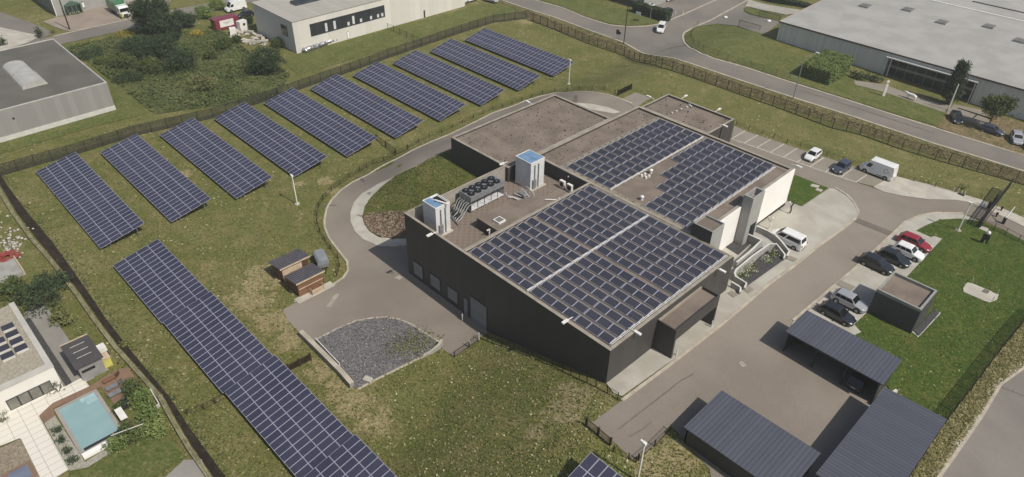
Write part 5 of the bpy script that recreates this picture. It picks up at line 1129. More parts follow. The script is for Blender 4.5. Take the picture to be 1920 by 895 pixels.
for px, py in ((1622,12),(1702,20),(1766,43),(1854,52),(1912,78)):
    q = Zp(px,py,hz+.6); zz = hz+.02+(q.y-hy+.3)/(ry-hy)*.98; b = MB(); b.box(q.x-1.1,q.x+1.1,q.y-1.3,q.y+1.3,zz-.1,zz+.3); o = b.build('rooflight_frame', m_galv, hall, True); b = MB(); b.box(q.x-.95,q.x+.95,q.y-1.15,q.y+1.15,zz+.3,zz+.33); b.build('rooflight', M('rooflight_grey', L(140,138,128)) if 'rooflight_grey' not in bpy.data.materials else bpy.data.materials['rooflight_grey'], hall, True)
b = MB(); b.box(ex0-.1, ex1+.1, hy-.75, hy+.1, hz-1.15, hz-.95); b.build('canopy', m_white, hall, True)
b = MB(); b.box(ex0+.1, ex1-.1, hy+1.5, hy+1.68, -.5, hz-1.05); b.build('glass_front', m_glass, hall, True)
nm = 9
for k in range(nm+1): b = MB(); x = ex0+.1+(ex1-ex0-.4)*k/nm; b.box(x, x+.12, hy+1.36, hy+1.48, 0, hz-1.05); b.build('mullion', m_galv, hall, True)
b = MB(); b.box(ex0+.1,ex1-.1,hy+1.3,hy+1.4,3.0,3.5); b.box(ex0+.1,ex1-.1,hy+1.3,hy+1.4,.5,1.0); b.build('spandrel', m_galv, hall, True)
for x in (ex0+.15, ex0+1.0, ex1-.3): b = MB(); b.box(x, x+.18, hy-.6, hy-.42, -.5, hz-1.15); b.build('column', m_offw, hall, True)
# small grey building at the top edge
o0 = Zp(1206,17,.35); ob = thing('office_building', 'grey office building corner with strip windows cut by the top edge', 'building', (o0.x-4, o0.y+4, .3))
b = MB(); b.box(o0.x-22, o0.x, o0.y, o0.y+12, -1, 5); b.build('wall', m_gclad, ob, True); b = MB(); b.box(o0.x-15,o0.x-.6,o0.y-.06,o0.y,.2,1.6); b.build('window_band', m_grayg, ob, True); b = MB(); b.box(o0.x-22.2,o0.x+.2,o0.y-.2,o0.y+12,5,5.3); b.build('roof', m_frame, ob, True); b = MB(); b.box(o0.x-11,o0.x-9.6,o0.y-.1,o0.y-.06,0,2.2); b.build('door', m_frame, ob, True)
# grey shed with green porch, top left
g0 = G(107,31); gb = thing('workshop', 'grey metal workshop with a small green porch beside the brick apron', 'building', (g0.x-5, g0.y+4, 0))
b = MB(); b.box(g0.x-32, g0.x, g0.y, g0.y+26, -1, 6.5); b.build('wall', stripes('workshop_cladding', L(128,128,124), L(118,118,115), 'X', .8, .06, rough=.6), gb, True); b = MB(); b.box(g0.x, g0.x+.05, g0.y, g0.y+26, -1, 6.5); b.build('front_wall', m_gclad, gb, True)
b = MB(); b.box(g0.x-32.2,g0.x+.2,g0.y-.2,g0.y+26,6.5,6.7); b.build('roof', m_whroof, gb, True); b = MB(); b.box(g0.x-.1,g0.x+.12,g0.y-.12,g0.y+.05,-.5,6.5); b.build('downpipe', m_white, gb, True)
q = G(140,25); pc = MB(); pc.loft([[(q.x-1.6,q.y-1.8,2.3),(q.x-1.6,q.y,3.1),(q.x-1.6,q.y+1.8,2.3)],[(q.x+1.4,q.y-1.8,2.3),(q.x+1.4,q.y,3.1),(q.x+1.4,q.y+1.8,2.3)]]); 
m_gporch = M('green_porch', L(76,104,88), L(66,94,78), 1, .6); pc.build('porch_roof', m_gporch, gb, True)
b = MB()
for dx, dy in ((1.2,-1.6),(1.2,1.6),(1.2,-.5),(1.2,.5)): b.box(q.x+dx-.12,q.x+dx+.12,q.y+dy-.12,q.y+dy+.12,0,2.4)
b.box(q.x-1.5,q.x+1.0,q.y-1.65,q.y-1.6,0,2.3); b.box(q.x-1.5,q.x+1.0,q.y+1.6,q.y+1.65,0,2.3); b.build('porch_frame', m_gporch, gb, True)
xwin2(gb, g0.x+.05, (153,3), (159,16), 'window', m_wpanel, 1, .3)
# ---------------------------------------------------------------- carports
m_rib = stripes('ribbed_roof_sheet', L(86,89,98), L(72,75,83), 'X', .42, .22, rough=.45, spec=.4, bump=.7); m_riby = stripes('ribbed_roof_sheet_across', L(86,89,98), L(66,68,76), 'Y', .42, .22, rough=.45, spec=.4, bump=.7)
def carport(label, x0, x1, y0, y1, zl, zh, openside, rm, slope='y'):
    zg = T((x0+x1)/2, (y0+y1)/2); t = thing('carport', label, 'carport', ((x0+x1)/2, (y0+y1)/2, zg)); o = .25
    b = MB()
    if slope == 'y': c4 = [(x0-o,y0-o,zl),(x1+o,y0-o,zl),(x1+o,y1+o,zh),(x0-o,y1+o,zh)]
    else: c4 = [(x0-o,y0-o,zl),(x1+o,y0-o,zh),(x1+o,y1+o,zh),(x0-o,y1+o,zl)]
    b.poly(c4); b.poly([(p[0],p[1],p[2]-.14) for p in c4][::-1])
    for i in range(4): p, q = c4[i], c4[(i+1)%4]; b.poly([(p[0],p[1],p[2]-.14),(q[0],q[1],q[2]-.14),q,p])
    b.build('roof', rm, t, True)
    lo = min(zl, zh)-.15; b = MB(); w = .16
    sides = dict(s=(x0,x1,y0,y0+w), n=(x0,x1,y1-w,y1), w=(x0,x0+w,y0,y1), e=(x1-w,x1,y0,y1))
    for k, a in sides.items():
        if k != openside: b.box(*a, zg-.6, lo-.01)
    b.build('wall', m_anth, t, True)
    n = 4
    for k in range(n):
        f = k/(n-1)
        if openside == 's': px_, py_ = x0+.1+(x1-x0-.2)*f, y0+.1
        elif openside == 'n': px_, py_ = x0+.1+(x1-x0-.2)*f, y1-.1
        else: px_, py_ = x0+.1, y0+.1+(y1-y0-.2)*f
        b = MB(); b.box(px_-.08,px_+.08,py_-.08,py_+.08,zg-.3,lo); b.build('post', m_black, t, True)
    return t
carport('long ribbed carport with open shaded front beside the black car', 44.7, 55.1, 19.2, 23.6, 7.45, 7.6, 's', m_rib)
carport('square ribbed carport at the lower right corner by the straw verge', 55.9, 61.4, 4.0, 18.6, 7.4, 7.6, 'w', m_riby, 'x')
carport('ribbed carport with a dark back wall at the bottom edge, beside the grass corner', 44.6, 54.7, -.3, 5.8, 7.45, 7.6, 'n', m_rib)
tag(strip('channel_wall', [Vector((55.5,18.9,0)), Vector((56.3,22.3,0))], m_wcop, .3, .9, kind=None), 'white low wall in the gap between two ribbed carports', 'wall')
# cars' neighbour: pump house with gravel roof
t = thing('pump_house', 'square dark-sided pump house with a sunken gravel roof on the mown lawn', 'building', (51, 36.6, 4.0)); X0_, X1_, Y0_, Y1_ = 48.4, 53.6, 33.8, 38.9
m_gab = stripes('pump_house_cladding', L(70,74,74), L(60,64,64), 'X', .6, .05, rough=.6)
b = MB(); b.box(X0_,X1_,Y0_,Y1_,2.5,7.1); b.build('wall', m_gab, t, True); b = MB(); b.poly([(X0_+.1,Y0_+.1,7.11),(X1_-.1,Y0_+.1,7.11),(X1_-.1,Y1_-.1,7.11),(X0_+.1,Y1_-.1,7.11)]); b.build('roof', m_rgrav, t, True)
b = MB(); Pk(b, X0_,X1_,Y0_,Y1_,7.1,7.5,.25); b.build('parapet', M('pump_parapet', L(156,156,148), L(140,140,133), .8), t, True)
b = MB(); b.box(X1_,X1_+.05,Y0_+.1,Y1_-.1,3,7.3); b.build('side_cladding', m_slate, t, True)
sheet('pump_house_gravel', PX((1712,622),(1722,632),(1760,590),(1752,580)), m_slate, .13); strip('pump_house_kerb', PX((1655,585),(1712,625),(1720,633),(1762,588)), m_wcop, .18, .1, .05)
# timber sheds
def shed(label, x0, x1, y0, y1, zl, zh, sidewin):
    zg = T(x0,y0); t = thing('timber_shed', label, 'shed', ((x0+x1)/2,(y0+y1)/2,zg)); b = MB()
    vs = [(x0,y0,zg-.2),(x1,y0,zg-.2),(x1,y1,zg-.2),(x0,y1,zg-.2),(x0,y0,zl),(x1,y0,zh),(x1,y1,zh),(x0,y1,zl)]; b.mesh(vs, [(0,1,5,4),(1,2,6,5),(2,3,7,6),(3,0,4,7)]); b.build('wall', m_wood, t, True)
    o = .3; b = MB(); c4 = [(x0-o,y0-o,zl-.02),(x1+o,y0-o,zh+.06),(x1+o,y1+o,zh+.06),(x0-o,y1+o,zl-.02)]; b.poly([(p[0],p[1],p[2]+.08) for p in c4]); b.poly(c4[::-1])
    for i in range(4): p, q = c4[i], c4[(i+1)%4]; b.poly([p,q,(q[0],q[1],q[2]+.08),(p[0],p[1],p[2]+.08)])
    for k in range(7): f = (k+.5)/7; xx = x0-o+(x1-x0+2*o)*f; zz = zl+.07+(zh-zl+.08)*f; b.poly([(xx-.015,y0-o,zz),(xx+.015,y0-o,zz+.003),(xx+.015,y1+o,zz+.003),(xx-.015,y1+o,zz)], 1)
    b.build('roof', [M('shed_roof', L(82,78,80), L(70,67,69), .8, .7, .3), m_pframe], t, True)
    b = MB(); b.box(x1+o, x1+o+.04, y0-o, y1+o, zh-.06, zh+.16); b.build('fascia', m_woodl, t, True); return t
s1_ = shed('brown timber shed with a grey roof, the farther of the two beside the grey trailer', -12.6, -9.9, -13.6, -9.6, 2.0, 2.5, 0)
b = MB(); b.box(-9.9,-9.85,-13.5,-10.6,.1,2.1); b.build('pale_front', m_woodl, s1_, True)
s2_ = shed('brown timber shed with pale trim, the nearer of the two beside the concrete kerb', -8.6, -5.8, -13.6, -9.9, 1.9, 2.45, 0)
b = MB(); b.box(-5.8,-5.74,-13.5,-9.9,1.25,1.35); b.build('trim_rail', m_woodl, s2_, True)
t = thing('timber_crate', 'pale slatted crate leaning against the nearer timber shed', 'crate', (-5.2,-11.3,T(-5.2,-11.3))); b = MB(); b.box(-.3,.3,-.9,.9,.05,.15); b.build('base', m_woodl, t)
for k in range(4): b = MB(); b.box(.25,.3,-.9,.9,.2+k*.2,.32+k*.2); b.build('slat', m_woodl, t)
b = MB(); b.box(-.3,.3,-.9,-.85,.05,.95); b.box(-.3,.3,.85,.9,.05,.95); b.build('side', m_woodl, t)
sheet('shed_apron', [Vector(p) for p in ((-5.9,-14.4,0),(-4.6,-14.4,0),(-4.6,-8.9,0),(-5.9,-8.9,0))], m_conc, .09); tag(fence('low_fence', 'two dark posts standing beside the nearer timber shed', [(600,533),(607,529)], .9, 1.0, m_postw, m_fthin, .06, rail=False), None, None)
# ---------------------------------------------------------------- neighbours: house, pool, garden
hs = thing('house', 'white flat-roofed house with a gravel roof, panels and dark sliding windows', 'house', (-18, -50, 0)); zr = 3.4
c0, c1 = Zp(24,568,zr), Zp(101,686,zr); hxa, hxb, hyb = c0.x, c1.x, (c0.y+c1.y)/2
print('house', c0, c1)
b = MB(); b.box(hxa,hxb,hyb-24,hyb,-.5,zr-.1); b.build('wall', M('render_white', L(232,228,218), L(224,220,210), .3, .8, .2), hs, True); b = MB(); b.poly([(hxa,hyb-24,zr-.09),(hxb-.8,hyb-24,zr-.09),(hxb-.8,hyb-.5,zr-.09),(hxa,hyb-.5,zr-.09)]); b.build('roof', M('house_gravel', L(178,170,152), L(156,148,132), 3, .95, .1, bump=.4, fine=.15, fscale=10), hs, True)
b = MB(); b.box(hxa-.05,hxb+.05,hyb-.55,hyb+.05,zr-.1,zr+.06); b.box(hxb-.8,hxb+.05,hyb-24,hyb-.55,zr-.1,zr+.06); b.build('parapet', M('house_coping', L(196,192,182), L(184,180,170), .5), hs, True)
a_, c_ = Xp(5,750,hxb), Xp(100,735,hxb); q = Xp(8,770,hxb)
xwin2(hs, hxb, (93,713), (20,770), 'sliding_window', M('sunlit_glass', L(128,126,116), L(108,107,99), .6, .1, .6), 4, .08)  # sunlight on these panes is put into their pale glass colour
for px, py in ((14.3,612.6),(22.5,625.8),(30.7,639),(38.9,652.2),(-3,640),(5.2,653.2),(13.4,666.4)):
    p0 = Zp(px, py, zr+.25); b = MB(); b.mesh([(p0.x-.45,p0.y-.62,zr+.32),(p0.x+.45,p0.y-.62,zr+.22),(p0.x+.45,p0.y+.62,zr+.22),(p0.x-.45,p0.y+.62,zr+.32)], [(0,1,2,3)]); o = b.build('solar_panel', m_cellr, hs, True)
    b = MB(); b.box(p0.x+.46,p0.x+.52,p0.y-.62,p0.y+.62,zr-.08,zr+.2); b.build('panel_rack', m_wcop, hs, True)
sheet('garden_path', [Vector(p) for p in ((hxa-1.5,hyb+.05,0),(hxb+1.0,hyb+.05,0),(hxb+1.0,hyb+3.0,0),(hxa-3.5,hyb+3.0,0))], M('garden_paving', L(150,146,138), L(138,134,127), .3, .9, .1), .05)
sheet('dark_gravel', PX((47,601),(57,597),(136,719),(124,726)), m_slate, .09)
m_tile = M('terrace_tiles', L(222,216,202), L(212,206,192), .3, .8, .2)
def tile_mat():
    n = NT('terrace_tile_grid'); p = n.pos(); x = n.n('ShaderNodeSeparateXYZ'); n.l(p, x.inputs[0])
    fx = n.math('LESS_THAN', n.math('FRACT', n.math('MULTIPLY', x.outputs[0], 1/.9)), .05); fy = n.math('LESS_THAN', n.math('FRACT', n.math('MULTIPLY', x.outputs[1], 1/1.35)), .035)
    n.col(n.mix(n.math('MAXIMUM', fx, fy), L(226,220,207), L(170,162,148))); return n.fin(.7, .3)
m_tile = tile_mat()
sheet('terrace', PX((0,772),(22,760),(100,735),(125,725),(156,708),(168,726),(100,757),(74,782),(130,882),(105,897),(78,900),(38,823),(0,838)), m_tile, .07)
m_deck = stripes('timber_deck', L(136,110,90), L(104,82,66), 'Y', .18, .12, rough=.85, bump=.3, mott=.35)
sheet('pool_deck', PX((74,781),(100,757),(168,727),(214,697),(240,690),(262,720),(215,760),(228,800),(255,830),(237,838),(222,770),(190,727),(100,768),(104,781),(84,795)), m_deck, .09)
sheet('pebble_bed', PX((84,795),(104,781),(160,868),(205,840),(212,848),(165,878),(132,884)), M('white_pebbles', L(178,174,158), L(150,146,132), 5, .95, .1, fine=.2), .08)
sheet('pebble_patch', PX((0,842),(40,824),(78,900),(0,930)), M('brown_pebbles', L(160,148,128), L(128,118,102), 4, .95, .1, fine=.25), .08)
pool = thing('swimming_pool', 'turquoise rectangular swimming pool with corner steps beside the timber deck', 'pool', G(165,790)); xa_, xb_, ya_, yb_ = -7.5, .9, -43.0, -38.6
m_pc = M('pool_coping', L(164,158,150), L(152,146,139), .5, .8)
b = MB(); Pk(b, xa_,xb_,ya_,yb_,.0,.13,.35); b.build('coping', m_pc, pool, True)
n = NT('pool_water'); p = n.pos(); n.col(n.mix(n.ramp(n.noise(p,.25,3),.3,.7), L(150,178,176), L(140,170,172))); n.bump(n.noise(p,2.5,3),.08,.05); m_water = n.fin(.08,.5)
b = MB(); b.poly([(xa_+.34,ya_+.34,.07),(xb_-.34,ya_+.34,.07),(xb_-.34,yb_-.34,.07),(xa_+.34,yb_-.34,.07)]); b.build('water', m_water, pool, True)
b = MB(); b.box(xa_+.36,xa_+1.1,yb_-1.9,yb_-.4,.05,.085); b.box(xa_+1.1,xa_+1.7,yb_-1.5,yb_-.4,.05,.08); b.build('step', M('pool_step', L(168,196,198)), pool, True)
b = MB(); b.box(xb_-.75,xb_-.4,ya_+.5,yb_-.4,.08,.13); b.build('cover_roller', m_frame, pool, True); b = MB(); b.box(xb_,xb_+.7,ya_+.1,yb_-1.0,.0,.3); b.build('end_bench', m_wpanel, pool, True)
t = thing('garden_hut', 'dark flat-roofed garden hut with three pale roof strips beside the yellow box', 'hut', (-11.7,-38,0)); b = MB(); b.box(-14.0,-9.6,-39.2,-36.7,-.2,2.3); b.build('wall', M('hut_grey_wall', L(150,148,144), L(140,138,134), .8), t, True); b = MB(); b.box(-14.3,-9.3,-39.5,-36.5,2.3,2.5); b.build('roof', M('hut_roof', L(84,80,80), L(76,73,73), .5), t, True)
b = MB()
for k in range(3): b.box(-13.2+k*1.15,-13.14+k*1.15,-38.8,-37.2,2.505,2.53)
b.build('roof_strip', m_wcop, t, True); b = MB(); b.box(-9.58,-9.5,-39.0,-37.6,1.3,1.6); b.build('window', m_glass, t, True); b = MB(); b.box(-14.3,-14.2,-39.5,-36.5,2.5,2.6); b.build('gutter', m_woodl, t, True)
t = thing('yellow_box', 'pale yellow storage box beside the garden hut', 'box', G(199,684)); b = MB(); b.box(-.6,.6,-.8,.6,0,1.3); b.build('body', M('pale_yellow', L(206,200,110)), t); b = MB(); b.box(-.65,.65,-.85,.65,1.3,1.36); b.build('lid', m_woodl, t)
t = thing('white_cabinet', 'small white cabinet with dark shelves behind the garden hut', 'cabinet', G(190,664)); b = MB(); b.box(-.5,.5,-.7,.7,0,1.1); b.build('body', m_white, t); b = MB(); b.box(.5,.9,-.7,.7,.1,.5); b.build('shelf', m_frame, t)
for k, (px, py, lab) in enumerate(((210,712,'brown wooden sun lounger nearest the garden hut on the timber deck'),(216,726,'grey sun lounger in the middle of the deck row'),(221,738,'grey sun lounger nearest the dark armchair on the deck'))):
    t = thing('sun_lounger', lab, 'sun lounger', G(px,py,.1), .0, 'sun loungers on the pool deck'); b = MB(); b.box(-.3,.3,-.95,.4,.25,.32); b.mesh([(-.3,.4,.28),(.3,.4,.28),(.3,.95,.62),(-.3,.95,.62)],[(0,1,2,3),(3,2,1,0)]); b.build('bed', m_wood if k == 0 else m_galv, t)
    for dx in (-.25,.25):
        for dy in (-.8,.3): b = MB(); b.box(dx-.03,dx+.03,dy-.03,dy+.03,0,.26); b.build('leg', m_frame, t)
t = thing('armchair', 'dark garden armchair in the corner under the climbing plants', 'chair', G(234,762,.1)); b = MB(); b.box(-.5,.5,-.5,.5,.1,.4); b.build('seat', m_frame, t); b = MB(); b.box(-.5,.5,.4,.55,.4,.85); b.build('backrest', m_frame, t); b = MB(); b.box(-.55,-.45,-.5,.5,.1,.6); b.build('arm', m_frame, t); b = MB(); b.box(.45,.55,-.5,.5,.1,.6); b.build('arm', m_frame, t)
t = thing('folding_table', 'white cluttered garden table beside the pool edge', 'table', G(231,785,.1), .0); b = MB(); b.box(-1.1,.9,-.35,.35,.68,.74); b.build('tabletop', m_white, t)
for dx in (-1,.8):
    for dy in (-.3,.3): b = MB(); b.box(dx-.03,dx+.03,dy-.03,dy+.03,0,.68); b.build('leg', m_galv, t)
tag(strip('garden_kerb', PX((284,735),(300,762),(268,795)), m_wcop, .12, .5, kind=None), 'thin pale rail edging the climbing plants by the pool', 'rail'); tag(MB().tube([G(208,817,1.6), G(268,795,1.6)], .05).build('pergola_rail', m_wcop), 'pale horizontal rail over the climbing plants at the pool corner', 'rail')
sheet('neighbour_drive', PX((378,862),(345,864),(300,905),(290,940),(405,940),(396,900)), M('neighbour_paving', L(156,152,143), L(146,142,134), .3, .9, .1), .05)
sheet('neighbour_lawn', PX((130,885),(165,879),(212,848),(240,840),(300,790),(335,845),(350,858),(300,890),(240,915),(130,915)), m_lawn2, .06)
t = thing('trampoline', 'blue grey mat on the brown deck at the bottom left corner', 'mat', G(38,893)); b = MB(); b.box(-.9,.9,-.9,.9,.1,.2); b.build('mat', M('blue_mat', L(116,124,142)), t); b = MB(); Pk(b,-1.3,1.3,-1.3,1.3,0,.16,.38); b.build('surround', m_deck, t)
m_rub = M('rubble_pale', L(214,208,192), L(158,152,138), 2.5, .95, .1)
# rubble and red netting at the left edge
for i in range(95):
    px, py = rnd.gauss(20,15), rnd.gauss(458,15); q = G(px,py); b = MB(); b.ball((0,0,0),rnd.uniform(.12,.34),5,0,.45); o = tag(b.build('rubble_stone', m_rub), 'pale stone in the rubble heap at the left edge above the red netting', 'stone', 'pale rubble stones'); o.location = (q.x,q.y,T(q.x,q.y)+.1); o.rotation_euler = (rnd.random(),rnd.random(),rnd.random()*3)
b = MB(); q = G(14,486)
for k in range(26):
    a = rnd.uniform(0,2*PI); r_ = rnd.uniform(.4,1.5); pts = [(r_*math.cos(a+j*.5)+rnd.uniform(-.15,.15), r_*1.2*math.sin(a+j*.5)+rnd.uniform(-.15,.15), .15+rnd.uniform(0,.5)) for j in range(9)]; b.tube(pts, .04, 4)
o = tag(b.build('netting_heap', M('red_netting', L(184,92,88), L(160,72,70))), 'tangled heap of red netting at the left edge', 'netting'); o.location = (q.x,q.y,T(q.x,q.y))
t = thing('cold_frame', 'low grey glass cold frame beside the red netting', 'frame', G(16,510)); b = MB(); b.box(-2.2,2.2,-1.8,1.4,0,.5); b.build('base', m_concw, t); b = MB(); b.box(-2.2,2.2,1.4,1.55,0,.75); b.build('rail', m_woodl, t)
# hall parking kerb frame
t = thing('kerb_frame', 'low dark kerb frame on the hall parking beside the leafy tree', 'kerb', G(1830,222)); b = MB(); b.tube([(-4,1.6,.2),(2.2,1.6,.2)],.16,4); b.tube([(-.3,1.6,.2),(-.3,-1.2,.2),(2.4,-1.2,.2)],.12,4); b.build('kerb', m_dark, t)
# ================================================================== VEGETATION
def leaf_mat(name, a, b_, c):
    n = NT(name); p = n.pos(); g = n.n('ShaderNodeObjectInfo')
    k = n.mix(n.ramp(n.noise(p, .55, 4), .35, .65), a, b_); k = n.mix(n.ramp(n.noise(p, 2.6, 4, .7, 4), .5, .75), k, c)
    n.col(k); n.b.inputs['Subsurface Weight'].default_value = 0
    return n.fin(.75, .2)
m_leaf = leaf_mat('leaf_mid_green', L(89,101,57), L(67,82,45), L(123,133,77)); m_leafd = leaf_mat('leaf_dark_green', L(67,82,55), L(52,67,45), L(91,106,65)); m_leafl = leaf_mat('leaf_light_green', L(121,135,77), L(96,116,62), L(162,172,106)); m_leafo = leaf_mat('leaf_olive', L(116,118,74), L(96,101,60), L(155,152,99)); m_leafs = leaf_mat('leaf_silver', L(120,124,104), L(100,106,86), L(150,152,132))
m_leafy = leaf_mat('yellow_bloom', L(176,156,62), L(128,122,58), L(206,184,84)); m_leafb = leaf_mat('leaf_brown', L(130,111,74), L(108,96,62), L(160,135,94)); m_bark = M('bark', L(82,70,58), L(62,54,46), 3, .95, .1); m_leafw = leaf_mat('white_bloom', L(206,204,180), L(180,180,150), L(220,218,200))
def leaves(b, cen, rad, n, s, r, clump=7, flat=1.0, shell=.55, zmin=None):
    """clumps of leaf-sized faces spread through an uneven ellipsoid"""
    nc = max(3, n//clump)
    for i in range(nc):
        u, th = r.uniform(-1,1), r.uniform(0,2*PI); q = math.sqrt(1-u*u); rr = (shell + (1-shell)*r.random())*(1+.18*math.sin(3*th+cen[0]) + .14*math.sin(5*u*2+th*2))
        c = Vector((cen[0]+rad[0]*q*math.cos(th)*rr, cen[1]+rad[1]*q*math.sin(th)*rr, cen[2]+rad[2]*u*rr))
        cs = s*r.uniform(.8,1.6)
        for k in range(clump):
            p = c + Vector((r.gauss(0,cs), r.gauss(0,cs), r.gauss(0,cs*.7)))
            if zmin is not None and p.z < zmin: p.z = zmin + r.random()*.2
            nrm = Vector((r.gauss(0,.8), r.gauss(0,.8), abs(r.gauss(.7,.6)))).normalized(); a = nrm.orthogonal().normalized(); t = r.uniform(0,PI); a2 = a*math.cos(t)+nrm.cross(a)*math.sin(t); c2 = nrm.cross(a2); w = s*r.uniform(.55,1.2)
            b.poly([p-a2*w, p-c2*w*.55, p+a2*w, p+c2*w*.55])
def tree(label, px, h, cr, mat, n=1400, s=.32, name='tree', lobes=None, group=None, trunk=.25, cbase=.35, seed=1, pt=None):
    q = pt or G(*px); z = T(q.x,q.y); r = random.Random(seed); t = thing(name, label, 'tree', (q.x,q.y,z), 0, group)
    b = MB(); b.cyl((0,0,-.2),(0,0,h*.5),trunk,trunk*.6,8); 
    for k in range(6): a = k*1.05+r.random(); b.cyl((0,0,h*(.25+.05*k)),(cr*.6*math.cos(a),cr*.6*math.sin(a),h*(.5+.06*k)),trunk*.4,trunk*.12,6)
    b.cyl((0,0,h*.5),(0,0,h*.85),trunk*.6,trunk*.15,8); b.build('trunk', m_bark, t)
    b = MB()
    lobes = lobes or [(0,0,.5*(1+cbase),1.0,(1-cbase)*.5)]+[(math.cos(k*1.3)*.5,math.sin(k*1.3)*.5,cbase+.16+.42*r.random(),.55,.20) for k in range(6)]
    for (lx,ly,lz,lr,lh) in lobes: leaves(b, (lx*cr,ly*cr,lz*h), (lr*cr,lr*cr,lh*h), int(n/len(lobes)*(1+lr)), s, r, zmin=.1)
    b.build('crown', mat, t); return t
def shrub(label, px, w, d, h, mat, n=420, s=.2, name='shrub', group=None, seed=1, mats2=None):
    q = G(*px); z = T(q.x,q.y); r = random.Random(seed); t = thing(name, label, 'shrub', (q.x,q.y,z), 0, group)
    b = MB()
    for k in range(5): a = r.uniform(0,2*PI); b.cyl((0,0,-.1),(w*.3*math.cos(a),d*.3*math.sin(a),h*.6),.04,.015,5)
    b.build('stem', m_bark, t); b = MB(); leaves(b, (0,0,h*.45), (w*.5,d*.5,h*.5), n//2, s, r, zmin=.03)
    for k in range(4): leaves(b, (r.uniform(-.3,.3)*w,r.uniform(-.3,.3)*d,h*r.uniform(.4,.7)), (w*.25,d*.25,h*.35), n//8, s, r, zmin=.03)
    b.build('foliage', mat, t)
    if mats2: b = MB(); leaves(b, (0,0,h*.65), (w*.48,d*.48,h*.5), n//2, s*1.1, r, 4, shell=.9); b.build('blossom', mats2, t)
    return t
def hedge(label, x0, x1, y0, y1, h, mat, n, s=.2, seed=1, name='hedge', rz=0, pt=None):
    r = random.Random(seed); c = pt; t = thing(name, label, 'hedge', c, rz); b = MB(); W_, D_ = x1-x0, y1-y0
    for i in range(n):
        k = r.random()
        if k < .45: p = Vector((r.uniform(x0,x1), r.uniform(y0,y1), h+r.gauss(0,.06)))
        else:
            e = r.randrange(4); z = r.uniform(.05,h); p = Vector((x0 if e == 0 else x1 if e == 1 else r.uniform(x0,x1), y0 if e == 2 else y1 if e == 3 else r.uniform(y0,y1), z))
            p.x += r.gauss(0,.1); p.y += r.gauss(0,.1)
        nrm = Vector((r.gauss(0,.8),r.gauss(0,.8),abs(r.gauss(.6,.6)))).normalized(); a = nrm.orthogonal().normalized(); q = nrm.cross(a); w = s*r.uniform(.6,1.3); b.poly([p-a*w,p-q*w*.6,p+a*w,p+q*w*.6])
    b.build('foliage', mat, t); b = MB(); b.box(x0+.25,x1-.25,y0+.25,y1-.25,-.1,h-.25); b.build('inner_branches', M('hedge_wood', L(44,46,30), L(34,36,24), 2), t); return t
tree('tall dark spreading tree at the back road, largest in the wild plot', (292,62), 9.5, 4.3, m_leafd, 16000, .2, seed=3, cbase=.12, name='dark_tree')
tree('bushy grown tree joined to the right of the tallest dark tree', (318,72), 6.5, 3.4, m_leafd, 10000, .2, seed=5, cbase=.06, name='dark_tree')
for i, (px, py, w, d, h, m, lab) in enumerate(((262,108,8,7,3.6,m_leafd,'wide dark shrub below the tall tree, left of centre in the wild plot'),(308,108,8,7,4.2,m_leafd,'tall dark shrub below the tall tree, in the middle of the wild plot'),(342,130,6,6,3.6,m_leafd,'dark shrub with a brownish front in the wild plot'),(235,125,6,5,2.2,m_leaf,'low rounded shrub at the left of the wild plot'),(285,135,6,4,2.4,m_leaf,'low spreading shrub in the middle of the wild plot'),(380,165,6,5,2.0,m_leafo,'olive brown thicket near the screened fence'),(500,134,7,6.2,4.6,m_leafd,'large round dark shrub at the factory corner'),(395,110,3,2.5,1.6,m_leaf,'small green shrub below the yellow flowers'),(420,90,3.5,3,2.0,m_leaf,'green shrub in front of the maroon container'),(345,50,6,4,3.0,m_leafd,'dark shrub between the tall tree and the round green hedge bushes'),(385,33,5,3.5,2.2,m_leafl,'bright green clipped bush left of the container'),(408,17,5,3,2.0,m_leafl,'green clipped bush beside the white high-roof van'),(445,80,2.5,2,1.4,m_leaf,'small bush behind the pale slabs'),(520,88,3,2,1.6,m_leaf,'small bush at the foot of the factory side wall'),(468,45,1.6,1.6,1.6,m_leafd,'small dark bush by the factory side wall'),(210,118,4,5,1.2,m_leaf,'low rough scrub next to the dark-roofed warehouse'),(170,105,5,6,1.0,m_leafd,'low dark scrub along the warehouse side'),(240,150,5,5,1.2,m_leafd,'dark rough scrub between warehouse lawn and thicket'))):
    shrub(lab, (px,py), w*1.2, d*1.2, h*1.25, m, int(460*w*h**.6), .17, seed=i+20)
tree('small dark bare-topped conifer at the edge of the grey lot', (76,71), 3.0, .9, m_leafd, 260, .16, seed=9, cbase=.1, trunk=.08, name='young_conifer'); tree('small dark conifer at the left edge behind the warehouse', (8,86), 2.4, .8, m_leafd, 200, .16, seed=10, cbase=.1, trunk=.08, name='young_conifer')
shrub('small bush beside the pale boulder at the road corner', (100,62), 1.4, 1.4, 1.2, m_leafo, 150, .12, seed=41)
for i, (px, py, w, lab) in enumerate(((370,66,3.0,'yellow flowering patch right of the tall tree'),(235,66,5.0,'yellow green flowering patch along the back road'))): shrub(lab, (px,py), w*1.2, w*.8, .9, m_leafy, 1400, .12, name='flower_patch', seed=50+i)
